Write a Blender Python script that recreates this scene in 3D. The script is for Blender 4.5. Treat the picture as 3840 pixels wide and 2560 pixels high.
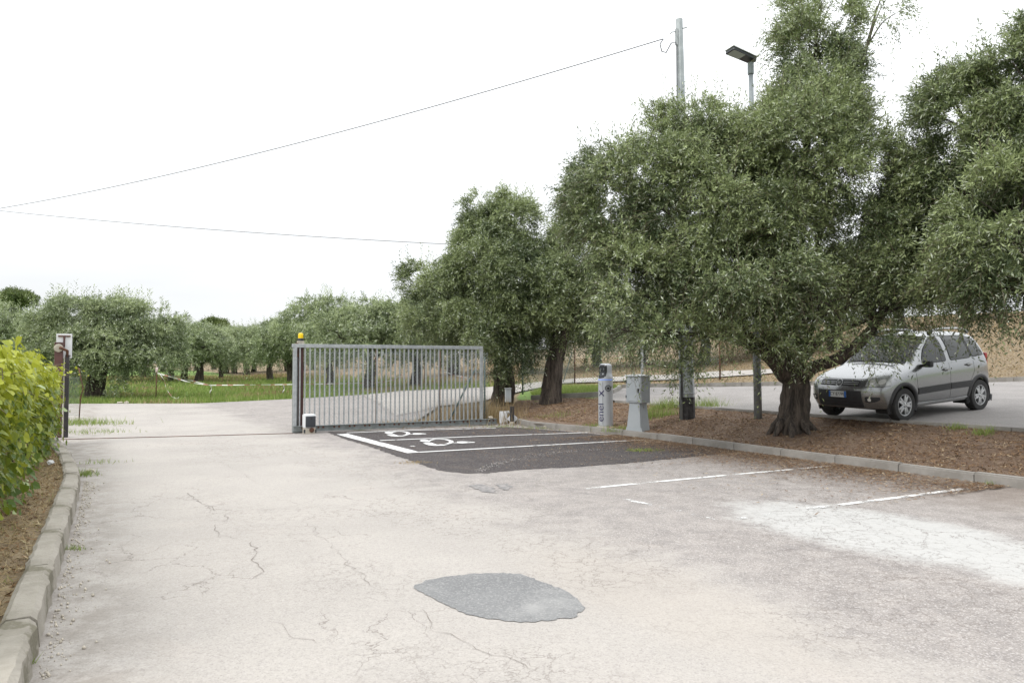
import bpy, bmesh, math, random
import numpy as np
from mathutils import Vector, Matrix
from mathutils.geometry import delaunay_2d_cdt
from mathutils.bvhtree import BVHTree

for o in list(bpy.data.objects): bpy.data.objects.remove(o)
S = bpy.context.scene
C = S.collection
R = math.radians

# ------------------------------------------------------------------ camera, sky, sun, exposure
F, HOR, CAMH = 2800.0, 1368.0, 1.5            # photograph pixels (3840 wide), horizon row, eye height
PITCH = math.atan((HOR - 1280) / F)
cd = bpy.data.cameras.new('camera'); cam = bpy.data.objects.new('camera', cd); C.objects.link(cam)
cd.sensor_width = 36; cd.lens = F / 3840 * 36; cd.clip_end = 3000; cd.clip_start = .05
cam.location = (0, 0, CAMH); cam.rotation_euler = (math.pi / 2 + PITCH, 0, 0)
S.camera = cam
S.render.resolution_x, S.render.resolution_y = 1024, 682

SUN_EL, SUN_AZ = R(52), R(235)                # azimuth clockwise from +Y: behind and to the left
W = bpy.data.worlds.new('World'); S.world = W; W.use_nodes = True
nt = W.node_tree; nt.nodes.clear()
def wn(t, **k):
    n = nt.nodes.new(t)
    for a, b in k.items(): setattr(n, a, b)
    return n
sky = wn('ShaderNodeTexSky', sky_type='NISHITA', sun_disc=False, sun_elevation=SUN_EL, sun_rotation=SUN_AZ)
tc = wn('ShaderNodeTexCoord'); sep = wn('ShaderNodeSeparateXYZ')
nt.links.new(tc.outputs['Generated'], sep.inputs[0])
mx = wn('ShaderNodeMath', operation='MAXIMUM'); nt.links.new(sep.outputs[2], mx.inputs[0]); mx.inputs[1].default_value = 0
grad = wn('ShaderNodeMath', operation='MULTIPLY_ADD'); nt.links.new(mx.outputs[0], grad.inputs[0])
grad.inputs[1].default_value = 18.0; grad.inputs[2].default_value = 8.6      # overcast sky: zenith three times the horizon
cl = wn('ShaderNodeTexNoise'); cl.inputs['Scale'].default_value = 2.6; cl.inputs['Detail'].default_value = 5
mp = wn('ShaderNodeMapping'); mp.inputs['Scale'].default_value = (1, 1, 5)
nt.links.new(tc.outputs['Generated'], mp.inputs[0]); nt.links.new(mp.outputs[0], cl.inputs['Vector'])
cm = wn('ShaderNodeMath', operation='MULTIPLY_ADD'); nt.links.new(cl.outputs['Fac'], cm.inputs[0])
cm.inputs[1].default_value = .36; cm.inputs[2].default_value = .82
gm = wn('ShaderNodeMath', operation='MULTIPLY'); nt.links.new(grad.outputs[0], gm.inputs[0]); nt.links.new(cm.outputs[0], gm.inputs[1])
vm = wn('ShaderNodeVectorMath', operation='SCALE'); vm.inputs[0].default_value = (.965, .985, 1.0)
nt.links.new(gm.outputs[0], vm.inputs['Scale'])
mix = wn('ShaderNodeMix', data_type='RGBA'); mix.inputs[0].default_value = .93
nt.links.new(sky.outputs[0], mix.inputs[6]); nt.links.new(vm.outputs[0], mix.inputs[7])
bg = wn('ShaderNodeBackground'); bg.inputs[1].default_value = .1
nt.links.new(mix.outputs[2], bg.inputs[0])
out = wn('ShaderNodeOutputWorld'); nt.links.new(bg.outputs[0], out.inputs[0])

sd = bpy.data.lights.new('sun', 'SUN'); sun = bpy.data.objects.new('sun', sd); C.objects.link(sun)
sd.energy = 1.5; sd.angle = R(18); sd.color = (1, .96, .9)
dirv = Vector((math.sin(SUN_AZ) * math.cos(SUN_EL), math.cos(SUN_AZ) * math.cos(SUN_EL), math.sin(SUN_EL)))
sun.rotation_euler = (-dirv).to_track_quat('-Z', 'Y').to_euler(); sun.location = dirv * 60
vs = S.view_settings; vs.view_transform = 'Standard'; vs.look = 'None'; vs.exposure = 0.07; vs.gamma = 1; vs.use_curve_mapping = False

# ------------------------------------------------------------------ terrain and pixel helpers
U = np.array((.872, .49)); V = np.array((-.49, .872)); K0 = np.array((4.55, 12.0))
def sm(a, b, x): t = np.clip((x - a) / (b - a), 0, 1); return t * t * (3 - 2 * t)
def s_of(x, y): return (x - K0[0]) * U[0] + (y - K0[1]) * U[1]
def t_of(x, y): return (x - K0[0]) * V[0] + (y - K0[1]) * V[1]
def H(x, y):
    x = np.asarray(x, float); y = np.asarray(y, float); s = s_of(x, y)
    up = .49 + .06 * (np.minimum(s, 75) - 2.6)
    steep = np.where(s < 2.6, .49 * np.clip(s / 2.6, 0, 1), up)
    gentle = np.where(s < 2.6, .06 * np.clip(s + 5.57, 0, None), up)
    m = 1 - sm(19.5, 25, y)
    left = .012 * np.clip(y - 32, 0, 60)
    up = up + .055 * np.clip(s - 12.5, 0, 40) * sm(9, 15, x); steep = np.where(s < 2.6, steep, up); gentle = np.where(s < 2.6, gentle, up)
    return np.maximum(steep * m + gentle * (1 - m), left)
def W2(s, t): p = K0 + U * s + V * t; return float(p[0]), float(p[1])
ct, st_ = math.cos(PITCH), math.sin(PITCH)
def ray(px, py):
    a = (px - 1920) / F; b = (1280 - py) / F
    return np.array((a, ct - b * st_, st_ + b * ct))
def G(px, py, dz=0.0):
    """where the line of sight of a pixel meets the ground"""
    d = ray(px, py); d = d / d[1]
    y = 2.0; prev = y
    while y < 400:
        p = d * y
        if CAMH + p[2] < float(H(p[0], p[1])) + dz: break
        prev = y; y *= 1.02
    lo, hi = prev, y
    for _ in range(30):
        m = (lo + hi) / 2; p = d * m
        if CAMH + p[2] < float(H(p[0], p[1])) + dz: hi = m
        else: lo = m
    p = d * lo
    return float(p[0]), float(p[1])
def D(px, py, depth):
    d = ray(px, py); d = d / d[1] * depth
    return Vector((float(d[0]), float(d[1]), float(d[2]) + CAMH))
def mpp(depth): return depth / F

# ------------------------------------------------------------------ object helpers
def link(o, parent=None):
    C.objects.link(o)
    if parent is not None: o.parent = parent
    return o
def tag(o, label=None, cat=None, group=None, kind=None):
    for k, v in (('label', label), ('category', cat), ('group', group), ('kind', kind)):
        if v: o[k] = v
    return o
def empty(name, loc=(0, 0, 0), rz=0, **k):
    o = bpy.data.objects.new(name, None); o.empty_display_size = .1
    o.location = loc; o.rotation_euler = (0, 0, rz); link(o); return tag(o, **k)
def mesh(name, verts, faces, mat=None, parent=None, smooth=False):
    me = bpy.data.meshes.new(name); me.from_pydata([tuple(v) for v in verts], [], [tuple(f) for f in faces])
    if mat: me.materials.append(mat)
    if smooth: me.shade_smooth()
    return link(bpy.data.objects.new(name, me), parent)
def np_mesh(name, co, quads, mat, parent=None, attr=None, tri=False, smooth=False):
    n = 3 if tri else 4
    me = bpy.data.meshes.new(name)
    me.vertices.add(len(co)); me.vertices.foreach_set('co', np.asarray(co, np.float32).ravel())
    q = np.asarray(quads, np.int32)
    me.loops.add(q.size); me.loops.foreach_set('vertex_index', q.ravel())
    me.polygons.add(len(q)); me.polygons.foreach_set('loop_start', np.arange(0, q.size, n, dtype=np.int32))
    if smooth: me.polygons.foreach_set('use_smooth', np.ones(len(q), bool))
    if attr is not None:
        a = me.attributes.new('tone', 'FLOAT', 'FACE'); a.data.foreach_set('value', np.asarray(attr, np.float32))
    me.update(calc_edges=True); me.materials.append(mat)
    if name is None: return me
    return link(bpy.data.objects.new(name, me), parent)
class MB:
    def __init__(s): s.v = []; s.f = []
    def add(s, v, f):
        n = len(s.v); s.v += [Vector(x) for x in v]; s.f += [tuple(i + n for i in q) for q in f]; return s
    def box(s, c, d, rot=None, bev=0):
        bm = bmesh.new(); bmesh.ops.create_cube(bm, size=1)
        bmesh.ops.scale(bm, vec=Vector(d), verts=bm.verts)
        if bev: bmesh.ops.bevel(bm, geom=list(bm.edges), offset=bev, segments=2, affect='EDGES', profile=.6)
        m = Matrix.Translation(Vector(c)) @ (rot.to_4x4() if rot is not None else Matrix())
        bm.transform(m); bm.verts.index_update()
        s.add([v.co.copy() for v in bm.verts], [[v.index for v in f.verts] for f in bm.faces]); bm.free(); return s
    def tube(s, pts, r, n=8, cap=True):
        pts = [Vector(p) for p in pts]
        rr = r if isinstance(r, (list, tuple)) else [r] * len(pts)
        v = []; f = []; up = Vector((.123, .456, .881)).normalized()
        for i, p in enumerate(pts):
            t = (pts[min(i + 1, len(pts) - 1)] - pts[max(i - 1, 0)]).normalized()
            a = t.cross(up)
            if a.length < 1e-3: a = t.cross(Vector((1, 0, 0)))
            a.normalize(); b = t.cross(a)
            for k in range(n):
                an = 2 * math.pi * k / n; v.append(p + (a * math.cos(an) + b * math.sin(an)) * rr[i])
        for i in range(len(pts) - 1):
            for k in range(n):
                k2 = (k + 1) % n; f.append((i * n + k, i * n + k2, (i + 1) * n + k2, (i + 1) * n + k))
        if cap: f.append(tuple(range(n))[::-1]); f.append(tuple(range((len(pts) - 1) * n, len(pts) * n)))
        return s.add(v, f)
    def lathe(s, prof, n=32, c=(0, 0, 0), rot=None, cap=True):
        v = []; f = []
        for r, z in prof:
            for k in range(n):
                a = 2 * math.pi * k / n; v.append(Vector((r * math.cos(a), r * math.sin(a), z)))
        for i in range(len(prof) - 1):
            for k in range(n):
                k2 = (k + 1) % n; f.append((i * n + k, i * n + k2, (i + 1) * n + k2, (i + 1) * n + k))
        if cap: f.append(tuple(range(n))[::-1]); f.append(tuple(range((len(prof) - 1) * n, len(prof) * n)))
        if rot is not None: v = [rot @ q for q in v]
        return s.add([q + Vector(c) for q in v], f)
    def build(s, name, mat, parent=None, smooth=False, auto=None):
        o = mesh(name, s.v, s.f, mat, parent, smooth or auto is not None)
        if auto is not None:
            o.data.set_sharp_from_angle(angle=R(auto))
        return o
def inside(poly, P):
    poly = np.asarray(poly); x, y = P[:, 0], P[:, 1]; r = np.zeros(len(P), bool); j = len(poly) - 1
    for i in range(len(poly)):
        xi, yi = poly[i]; xj, yj = poly[j]
        c = ((yi > y) != (yj > y)); r ^= c & (x < (xj - xi) * (y - yi) / (yj - yi + 1e-12) + xi); j = i
    return r
def cdt(poly, step):
    poly = [tuple(map(float, p)) for p in poly]; P = np.array(poly); a = P.min(0); b = P.max(0)
    gx, gy = np.meshgrid(np.arange(a[0] + step / 2, b[0], step), np.arange(a[1] + step / 2, b[1], step))
    g = np.stack([gx.ravel(), gy.ravel()], 1); g = g[inside(poly, g)] if len(g) else g
    vs_ = [Vector(p) for p in poly] + [Vector(p) for p in g.tolist()]
    n = len(poly); ed = [(i, (i + 1) % n) for i in range(n)]
    r = delaunay_2d_cdt(vs_, ed, [], 1, 1e-5)
    return np.array([tuple(v) for v in r[0]]), [tuple(f) for f in r[2]]
def dense(poly, step, close=True):
    o = []; n = len(poly)
    for i in range(n if close else n - 1):
        a = np.array(poly[i]); b = np.array(poly[(i + 1) % n]); k = max(1, int(np.linalg.norm(b - a) / step))
        for j in range(k): o.append(tuple(a + (b - a) * j / k))
    if not close: o.append(tuple(poly[-1]))
    return o
def rough(poly, amp, seed=1):
    rg = random.Random(seed); return [(x + rg.uniform(-amp, amp), y + rg.uniform(-amp, amp)) for x, y in poly]
def sheet(name, poly, dz, step, mat, parent=None, zf=None):
    v, f = cdt(poly, step); z = (zf or H)(v[:, 0], v[:, 1]) + dz
    return mesh(name, np.c_[v, z], f, mat, parent, True)
def strip(pts, w):
    """ground polygon along a polyline"""
    P = [np.array(p) for p in pts]; L = []; Rr = []
    for i, p in enumerate(P):
        t = P[min(i + 1, len(P) - 1)] - P[max(i - 1, 0)]; t = t / np.linalg.norm(t); n = np.array((-t[1], t[0])) * w / 2
        L.append(tuple(p + n)); Rr.append(tuple(p - n))
    return L + Rr[::-1]

# ------------------------------------------------------------------ materials
class NB:
    def __init__(s, name):
        s.m = bpy.data.materials.new(name); s.m.use_nodes = True; s.t = s.m.node_tree; s.t.nodes.clear()
        s.o = s.t.nodes.new('ShaderNodeOutputMaterial'); s.b = s.t.nodes.new('ShaderNodeBsdfPrincipled')
        s.t.links.new(s.b.outputs[0], s.o.inputs[0]); s.tc = s.t.nodes.new('ShaderNodeTexCoord')
    def _in(s, sock, v):
        if hasattr(v, 'is_output'): s.t.links.new(v, sock)
        elif isinstance(v, (tuple, list)) and len(v) == 3 and sock.type == 'RGBA': sock.default_value = (*v, 1)
        else: sock.default_value = v
    def n(s, t, ins=None, out=0, **k):
        x = s.t.nodes.new(t)
        for a, b in k.items(): setattr(x, a, b)
        for a, b in (ins or {}).items(): s._in(x.inputs[a], b)
        return x.outputs[out]
    def pos(s): return s.tc.outputs['Object']
    def math(s, op, a, b=0., c=0., clamp=False): return s.n('ShaderNodeMath', {0: a, 1: b, 2: c}, operation=op, use_clamp=clamp)
    def noise(s, scale, detail=4, rough=.55, dist=0, vec=None, out='Fac'):
        return s.n('ShaderNodeTexNoise', {'Vector': vec or s.pos(), 'Scale': scale, 'Detail': detail, 'Roughness': rough, 'Distortion': dist}, out)
    def voro(s, scale, feature='F1', vec=None, out='Distance', rnd=1.0):
        return s.n('ShaderNodeTexVoronoi', {'Vector': vec or s.pos(), 'Scale': scale, 'Randomness': rnd}, out, feature=feature)
    def ramp(s, f, a, b):           # 0 at a, 1 at b, smooth
        return s.n('ShaderNodeMapRange', {0: f, 1: a, 2: b, 3: 0., 4: 1.}, interpolation_type='SMOOTHSTEP')
    def mix(s, f, a, b, blend='MIX'): 
        x = s.t.nodes.new('ShaderNodeMix'); x.data_type = 'RGBA'; x.blend_type = blend
        s._in(x.inputs[0], f); s._in(x.inputs[6], a); s._in(x.inputs[7], b); return x.outputs[2]
    def bump(s, h, strength=.3, dist=.01):
        s.t.links.new(s.n('ShaderNodeBump', {'Height': h, 'Strength': strength, 'Distance': dist}), s.b.inputs['Normal'])
    def set(s, **k):
        for a, b in k.items(): s._in(s.b.inputs[a.replace('_', ' ')], b)
        return s
def pm(name, c1, c2=None, scale=6, rough=.7, metal=0, bump=.15, bs=60, spots=None, emit=None):
    b = NB(name); c2 = c2 or tuple(x * .8 for x in c1)
    col = b.mix(b.ramp(b.noise(scale, 6, .6), .35, .65), c1, c2)
    if spots: col = b.mix(b.ramp(b.noise(spots[1], 5, .65), spots[2], spots[2] + .08), col, spots[0])
    b.set(Base_Color=col, Roughness=rough, Metallic=metal)
    if bump: b.bump(b.noise(bs, 3), bump, .01)
    if emit: b.set(Emission_Color=emit[0], Emission_Strength=emit[1])
    return b.m
def leaf_mat(name, dark, light, silver, trans=.18, rough=.45):
    b = NB(name); at = b.n('ShaderNodeAttribute', {}, 'Fac', attribute_name='tone')
    big = b.noise(1.1, 3)
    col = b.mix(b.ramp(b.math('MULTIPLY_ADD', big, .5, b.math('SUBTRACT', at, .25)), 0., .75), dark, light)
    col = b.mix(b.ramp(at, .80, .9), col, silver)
    b.set(Base_Color=col, Roughness=rough)
    b.b.inputs['Specular IOR Level'].default_value = .35
    tr = b.t.nodes.new('ShaderNodeBsdfTranslucent'); b._in(tr.inputs[0], b.mix(.5, col, light))
    mxs = b.t.nodes.new('ShaderNodeMixShader'); mxs.inputs[0].default_value = trans
    b.t.links.new(b.b.outputs[0], mxs.inputs[1]); b.t.links.new(tr.outputs[0], mxs.inputs[2]); b.t.links.new(mxs.outputs[0], b.o.inputs[0])
    return b.m
LK = [G(80, 2560), G(202, 2151), G(257, 1967), G(288, 1845), G(294, 1808), G(268, 1752), G(251, 1722), G(208, 1661)]
d0 = np.array(LK[0]) - np.array(LK[2]); d0 /= np.linalg.norm(d0)
LK = [tuple(np.array(LK[0]) + d0 * 8)] + LK
M = {}
M['olive'] = leaf_mat('olive leaves', (.056, .083, .037), (.312, .368, .168), (.50, .54, .42))
M['olive_hazed'] = leaf_mat('olive leaves paled by haze', (.110, .148, .070), (.370, .430, .225), (.52, .56, .44))  # paler than the near olive leaves: distance haze put into the leaf colour
M['pine'] = leaf_mat('pine needles', (.055, .090, .030), (.170, .215, .065), (.20, .25, .10))
M['vine'] = leaf_mat('vine leaves', (.050, .110, .016), (.40, .43, .045), (.36, .44, .22), .28)
M['grass'] = leaf_mat('green grass', (.120, .185, .036), (.275, .350, .092), (.42, .40, .19), .3, .6)
M['dry'] = leaf_mat('dry grass', (.19, .135, .065), (.38, .29, .155), (.48, .41, .25), .2, .8)
M['litter'] = leaf_mat('fallen olive leaves', (.075, .038, .020), (.24, .145, .075), (.42, .33, .21), .05, .8)
M['crumb'] = leaf_mat('asphalt crumbs', (.26, .245, .23), (.42, .40, .38), (.50, .48, .46), .0, .9)
b = NB('olive bark'); vv = b.n('ShaderNodeVectorMath', {0: b.pos(), 1: (1, 1, .16)}, operation='MULTIPLY'); gr1 = b.noise(13, 6, .65, .3, vv); gr2 = b.noise(34, 4, .7, .2, vv)
b.set(Base_Color=b.mix(b.ramp(b.math('ADD', b.math('MULTIPLY', gr1, .65), b.math('MULTIPLY', gr2, .35)), .36, .64), (.020, .016, .013), (.125, .100, .080)), Roughness=.97)
b.bump(b.math('ADD', gr1, b.math('MULTIPLY', gr2, .5)), 1.0, .06); M['bark'] = b.m
M['twig'] = pm('twig bark', (.20, .16, .11), (.11, .085, .06), 8, .9)
M['zinc'] = pm('galvanised steel', (.42, .435, .445), (.32, .34, .35), 14, .5, .35, .08)
M['zinc_dull'] = pm('weathered galvanised steel', (.24, .26, .26), (.17, .185, .18), 10, .6, .3, .1)
M['pole'] = pm('zinc pole steel', (.43, .455, .47), (.33, .355, .37), 5, .5, .4, .05)
M['lamp_pole'] = pm('grey pole paint', (.30, .33, .35), (.23, .255, .275), 5, .55, .2, .05)
M['black'] = pm('black paint', (.018, .016, .018), (.035, .03, .03), 8, .6)
M['tar'] = pm('tar paint on pole foot', (.012, .011, .012), (.05, .047, .047), 9, .7)
M['brown'] = pm('brown paint', (.105, .045, .040), (.075, .034, .030), 8, .55, 0, .05)
M['rust'] = pm('rusty steel', (.13, .055, .03), (.07, .04, .03), 14, .9)
M['yellow'] = pm('yellow lens', (.82, .56, .0), (.70, .46, .0), 6, .25, 0, 0)
M['white'] = pm('white enamel', (.76, .77, .79), (.68, .69, .70), 5, .45, 0, 0)
M['plastic_grey'] = pm('pale grey plastic', (.42, .44, .45), (.37, .39, .40), 6, .5, 0, .03)
M['plastic_dark'] = pm('dark grey plastic', (.035, .040, .048), (.028, .032, .038), 6, .45, 0, .03)
M['beige'] = pm('beige concrete', (.45, .41, .34), (.36, .33, .28), 12, .9)
M['cabinet'] = pm('grey cabinet resin', (.34, .365, .385), (.31, .335, .355), 4, .5, 0, .04, 90)
M['column'] = pm('silver column paint', (.44, .455, .48), (.41, .425, .45), 3, .42, .15, .02)
M['ink'] = pm('dark violet lettering', (.035, .02, .12), (.04, .025, .13), 6, .5, 0, 0)
M['screen'] = pm('black glass', (.006, .007, .009), (.008, .009, .011), 6, .12, 0, 0)
M['screen_mark'] = pm('grey screen marks', (.12, .13, .14), (.10, .11, .12), 6, .3, 0, 0)
M['blue_light'] = pm('blue light ring', (.22, .33, .75), (.22, .33, .75), 6, .4, 0, 0, emit=((.20, .36, 1), .25))
M['kerb'] = pm('kerb concrete', (.30, .283, .26), (.235, .22, .20), 5, .95, 0, .3, 70, ((.22, .20, .17), 9, .60))
M['old_kerb'] = pm('old mossy kerb concrete', (.35, .322, .28), (.26, .238, .20), 4, .97, 0, .6, 55, ((.17, .155, .115), 3.2, .56))
M['stone'] = pm('pale stone', (.55, .50, .42), (.40, .36, .30), 9, .95, 0, .4, 30)
M['cable'] = pm('cable sheath', (.10, .10, .11), (.08, .08, .09), 6, .6)
M['green_steel'] = pm('green coated steel', (.09, .13, .12), (.07, .10, .09), 8, .6)
M['wire'] = pm('green wire mesh', (.17, .22, .19), (.13, .17, .15), 8, .55, .2, 0)
M['wire_grey'] = pm('grey wire mesh', (.27, .30, .30), (.22, .24, .24), 8, .55, .2, 0)
M['bag'] = pm('clear plastic bag', (.50, .52, .53), (.36, .38, .39), 25, .3, 0, .5, 30)
# white road paint, worn through by noise
def paint(name, wear):
    b = NB(name); f = b.ramp(b.math('ADD', b.noise(3.2, 3), b.math('MULTIPLY', b.noise(45, 4, .7), .55)), wear - .07, wear + .07)
    b.set(Base_Color=b.mix(b.noise(25, 4, .7), (.62, .62, .61), (.78, .78, .77)), Roughness=.8); b.bump(b.noise(150, 3), .3, .006)
    tr = b.t.nodes.new('ShaderNodeBsdfTransparent'); ms = b.t.nodes.new('ShaderNodeMixShader'); b.t.links.new(f, ms.inputs[0]); b.t.links.new(tr.outputs[0], ms.inputs[1]); b.t.links.new(b.b.outputs[0], ms.inputs[2]); b.t.links.new(ms.outputs[0], b.o.inputs[0])
    return b.m
M['paint'] = paint('fresh road paint', .60); M['paint_old'] = paint('worn road paint', .88); M['paint_mid'] = paint('half worn road paint', .71)
# barrier tape
b = NB('red and white tape'); a = b.n('ShaderNodeAttribute', {}, 'Fac', attribute_name='tone')
b.set(Base_Color=b.mix(b.math('GREATER_THAN', b.math('FRACT', a), .68), (.70, .69, .66), (.44, .20, .17)), Roughness=.5); M['tape'] = b.m
# pale worn driveway asphalt
b = NB('worn pale asphalt'); p = b.pos(); sp = b.n('ShaderNodeSeparateXYZ', {0: p}); spx = sp.node
X_, Y_ = spx.outputs[0], spx.outputs[1]
def lin(ax, ay, c): return b.math('MULTIPLY_ADD', X_, ax, b.math('MULTIPLY_ADD', Y_, ay, c))
s_ = lin(U[0], U[1], -float(K0 @ U)); t_ = lin(V[0], V[1], -float(K0 @ V))
n1 = b.noise(.55, 5, .6); n2 = b.noise(3.5, 5, .65); n3 = b.noise(28, 4, .7)
vor = b.voro(115, out='Color'); spk = b.n('ShaderNodeSeparateColor', {0: vor}); spk2 = spk.node.outputs[1]
zone = b.ramp(b.math('ADD', s_, b.math('ADD', b.math('MULTIPLY', n1, 2.2), b.math('MULTIPLY', n2, .9))), -5.1, -4.0)
c_l = b.mix(b.ramp(n1, .3, .7), (.408, .380, .350), (.352, .328, .304))
c_r = b.mix(b.ramp(n2, .3, .72), (.335, .306, .285), (.240, .220, .208))
col = b.mix(zone, c_l, c_r)
col = b.mix(b.math('MULTIPLY', b.ramp(b.noise(.9, 4, .6, .3), .56, .70), .30), col, (.43, .385, .35))
# grit: pale and dark chips, stronger in the worn bays
grit = b.math('MULTIPLY_ADD', zone, .36, .26)
col = b.mix(b.math('MULTIPLY', b.ramp(spk, .70, .95), grit), col, (.165, .152, .15))
col = b.mix(b.math('MULTIPLY', b.ramp(spk2, .72, .97), grit), col, (.52, .49, .47))
col = b.mix(b.math('MULTIPLY', b.ramp(n3, .50, .68), .34), col, (.24, .222, .212))
col = b.mix(b.math('MULTIPLY', b.ramp(b.noise(85, 3, .75), .55, .68), .42), col, (.20, .185, .175))
col = b.mix(b.math('MULTIPLY', b.ramp(b.noise(60, 3, .75, 0, b.n('ShaderNodeVectorMath', {0: p, 1: (7.3, 3.1, 0)}, operation='ADD')), .58, .70), .40), col, (.50, .475, .45))
# spilled cement, pale
def ell(cx, cy, du, dv):
    ss = float((np.array((cx, cy)) - K0) @ U); tt = float((np.array((cx, cy)) - K0) @ V)
    a_ = b.math('MULTIPLY', b.math('ADD', s_, -ss), 1 / du); c_ = b.math('MULTIPLY', b.math('ADD', t_, -tt), 1 / dv)
    return b.math('SQRT', b.math('ADD', b.math('MULTIPLY', a_, a_), b.math('MULTIPLY', c_, c_)))
wq = b.math('MULTIPLY_ADD', n2, .55, b.math('MULTIPLY_ADD', n3, .30, -.45))
spill = b.math('MAXIMUM', b.ramp(b.math('ADD', ell(3.30, 6.85, 1.0, 1.8), wq), 1.02, .6), b.ramp(b.math('ADD', ell(4.3, 5.4, 1.05, 1.3), wq), 1.02, .6))
col = b.mix(b.math('MULTIPLY', spill, .78), col, (.47, .468, .455))
# dark blotches in the bays
col = b.mix(b.math('MULTIPLY', b.math('MULTIPLY', zone, b.ramp(b.noise(1.3, 5, .7, .5), .57, .68)), .40), col, (.17, .158, .158))
sk_ = float(np.mean([s_of(*p) for p in LK[1:4]]))
col = b.mix(b.math('MULTIPLY', b.math('MULTIPLY', b.ramp(s_, sk_ + .75, sk_ + .12), b.ramp(n2, .38, .62)), .55), col, (.20, .175, .15))
tan_ = b.ramp(b.math('ADD', ell(.9, 5.0, .6, 1.7), b.math('MULTIPLY_ADD', n2, .8, -.4)), 1.2, .4)
col = b.mix(b.math('MULTIPLY', tan_, .22), col, (.40, .352, .30))
leafy = b.math('MULTIPLY', b.ramp(b.math('ADD', s_, b.math('MULTIPLY_ADD', n2, 2.0, -1.0)), -2.6, -.4), b.ramp(t_, 5.5, 3.0))
col = b.mix(b.math('MULTIPLY', leafy, .55), col, (.17, .13, .10))
# fine cracks
dv = b.n('ShaderNodeVectorMath', {0: p, 1: b.n('ShaderNodeVectorMath', {0: b.noise(2.2, 5, .65, out='Color'), 'Scale': .55}, 0, operation='SCALE')}, operation='ADD')
ck = b.voro(1.7, 'DISTANCE_TO_EDGE', dv); ck2 = b.voro(6.5, 'DISTANCE_TO_EDGE', dv)
cmask = b.ramp(b.noise(.45, 3, .5, .4), .50, .62); c2m = b.math('MULTIPLY', b.ramp(b.noise(.5, 4), .43, .56), b.ramp(s_, -9.8, -7.4))
crack = b.math('MAXIMUM', b.math('MULTIPLY', b.ramp(ck, .011, .002), cmask), b.math('MULTIPLY', b.math('MULTIPLY', b.ramp(ck2, .035, .008), c2m), .75))
col = b.mix(b.math('MULTIPLY', crack, .66), col, (.16, .135, .12))
b.set(Base_Color=col, Roughness=.93)
b.bump(b.math('SUBTRACT', b.math('ADD', b.math('MULTIPLY', spk, .5), b.math('MULTIPLY', n3, .8)), b.math('MULTIPLY', crack, .9)), .45, .012)
b.b.inputs['Specular IOR Level'].default_value = .25
M['asphalt'] = b.m
def tarmac(name, c1, c2, pale, amt, dust=None):
    b = NB(name); n1 = b.noise(.9, 5, .6); k = b.n('ShaderNodeSeparateColor', {0: b.voro(95, out='Color')})
    col = b.mix(b.ramp(n1, .3, .7), c1, c2); col = b.mix(b.math('MULTIPLY', b.ramp(k, .6, .98), amt), col, pale)
    col = b.mix(b.math('MULTIPLY', b.ramp(b.noise(30, 4, .7), .5, .7), .35), col, tuple(x * .55 for x in c1))
    if dust: col = b.mix(b.math('MULTIPLY', b.ramp(b.noise(1.7, 5, .65, .4), .52, .72), dust[1]), col, dust[0])
    b.set(Base_Color=col, Roughness=.9); b.bump(b.math('ADD', k, b.noise(40, 3)), .6, .012); b.b.inputs['Specular IOR Level'].default_value = .3
    return b.m
M['fresh'] = tarmac('fresh dark asphalt', (.043, .037, .038), (.062, .053, .053), (.27, .25, .24), .55, ((.14, .115, .10), .5))
M['patch'] = tarmac('grey asphalt patch', (.205, .206, .207), (.175, .176, .178), (.36, .355, .345), .5, ((.36, .355, .345), .6))
M['upper'] = tarmac('upper car park asphalt', (.30, .28, .27), (.24, .225, .215), (.45, .43, .41), .5, ((.20, .18, .17), .35))
M['dirt'] = tarmac('pale dirt road', (.385, .358, .33), (.335, .31, .288), (.58, .54, .50), .4)
M['crack'] = pm('open crack', (.16, .135, .12), (.24, .21, .19), 12, 1)
M['mark'] = pm('dark scrape', (.16, .155, .155), (.30, .28, .27), 12, .95, 0, .5)
# soil and mulch
b = NB('mulch soil'); n = b.noise(9, 6, .7); k = b.noise(55, 4, .7)
col = b.mix(b.ramp(n, .35, .65), (.135, .084, .055), (.215, .150, .100)); col = b.mix(b.math('MULTIPLY', b.ramp(k, .5, .65), .7), col, (.055, .033, .024))
b.set(Base_Color=col, Roughness=.97); b.bump(b.math('ADD', n, b.math('MULTIPLY', k, .6)), 1., .04); M['mulch'] = b.m
b = NB('left verge soil'); n = b.noise(3, 6, .7); k = b.noise(40, 4, .7)
col = b.mix(b.ramp(n, .35, .65), (.19, .140, .085), (.29, .225, .135)); col = b.mix(b.math('MULTIPLY', b.ramp(k, .5, .68), .6), col, (.10, .067, .042))
b.set(Base_Color=col, Roughness=.97); b.bump(b.math('ADD', n, b.math('MULTIPLY', k, .5)), .9, .03); M['soil'] = b.m
# terrain: green meadow, dry slope, by a painted-in ground-cover amount
b = NB('meadow and dry slope'); at = b.n('ShaderNodeAttribute', {}, 'Fac', attribute_name='dryness')
n = b.noise(.6, 6, .65); k = b.noise(14, 5, .7)
gcol = b.mix(b.ramp(k, .35, .65), (.125, .215, .042), (.185, .265, .075)); dcol = b.mix(b.ramp(k, .35, .65), (.27, .205, .125), (.19, .140, .085))
f = b.ramp(b.math('ADD', at, b.math('MULTIPLY_ADD', n, .8, -.4)), .35, .65)
b.set(Base_Color=b.mix(f, gcol, dcol), Roughness=.97); b.bump(b.math('ADD', k, b.noise(60, 3)), .8, .05); M['ground'] = b.m

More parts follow.
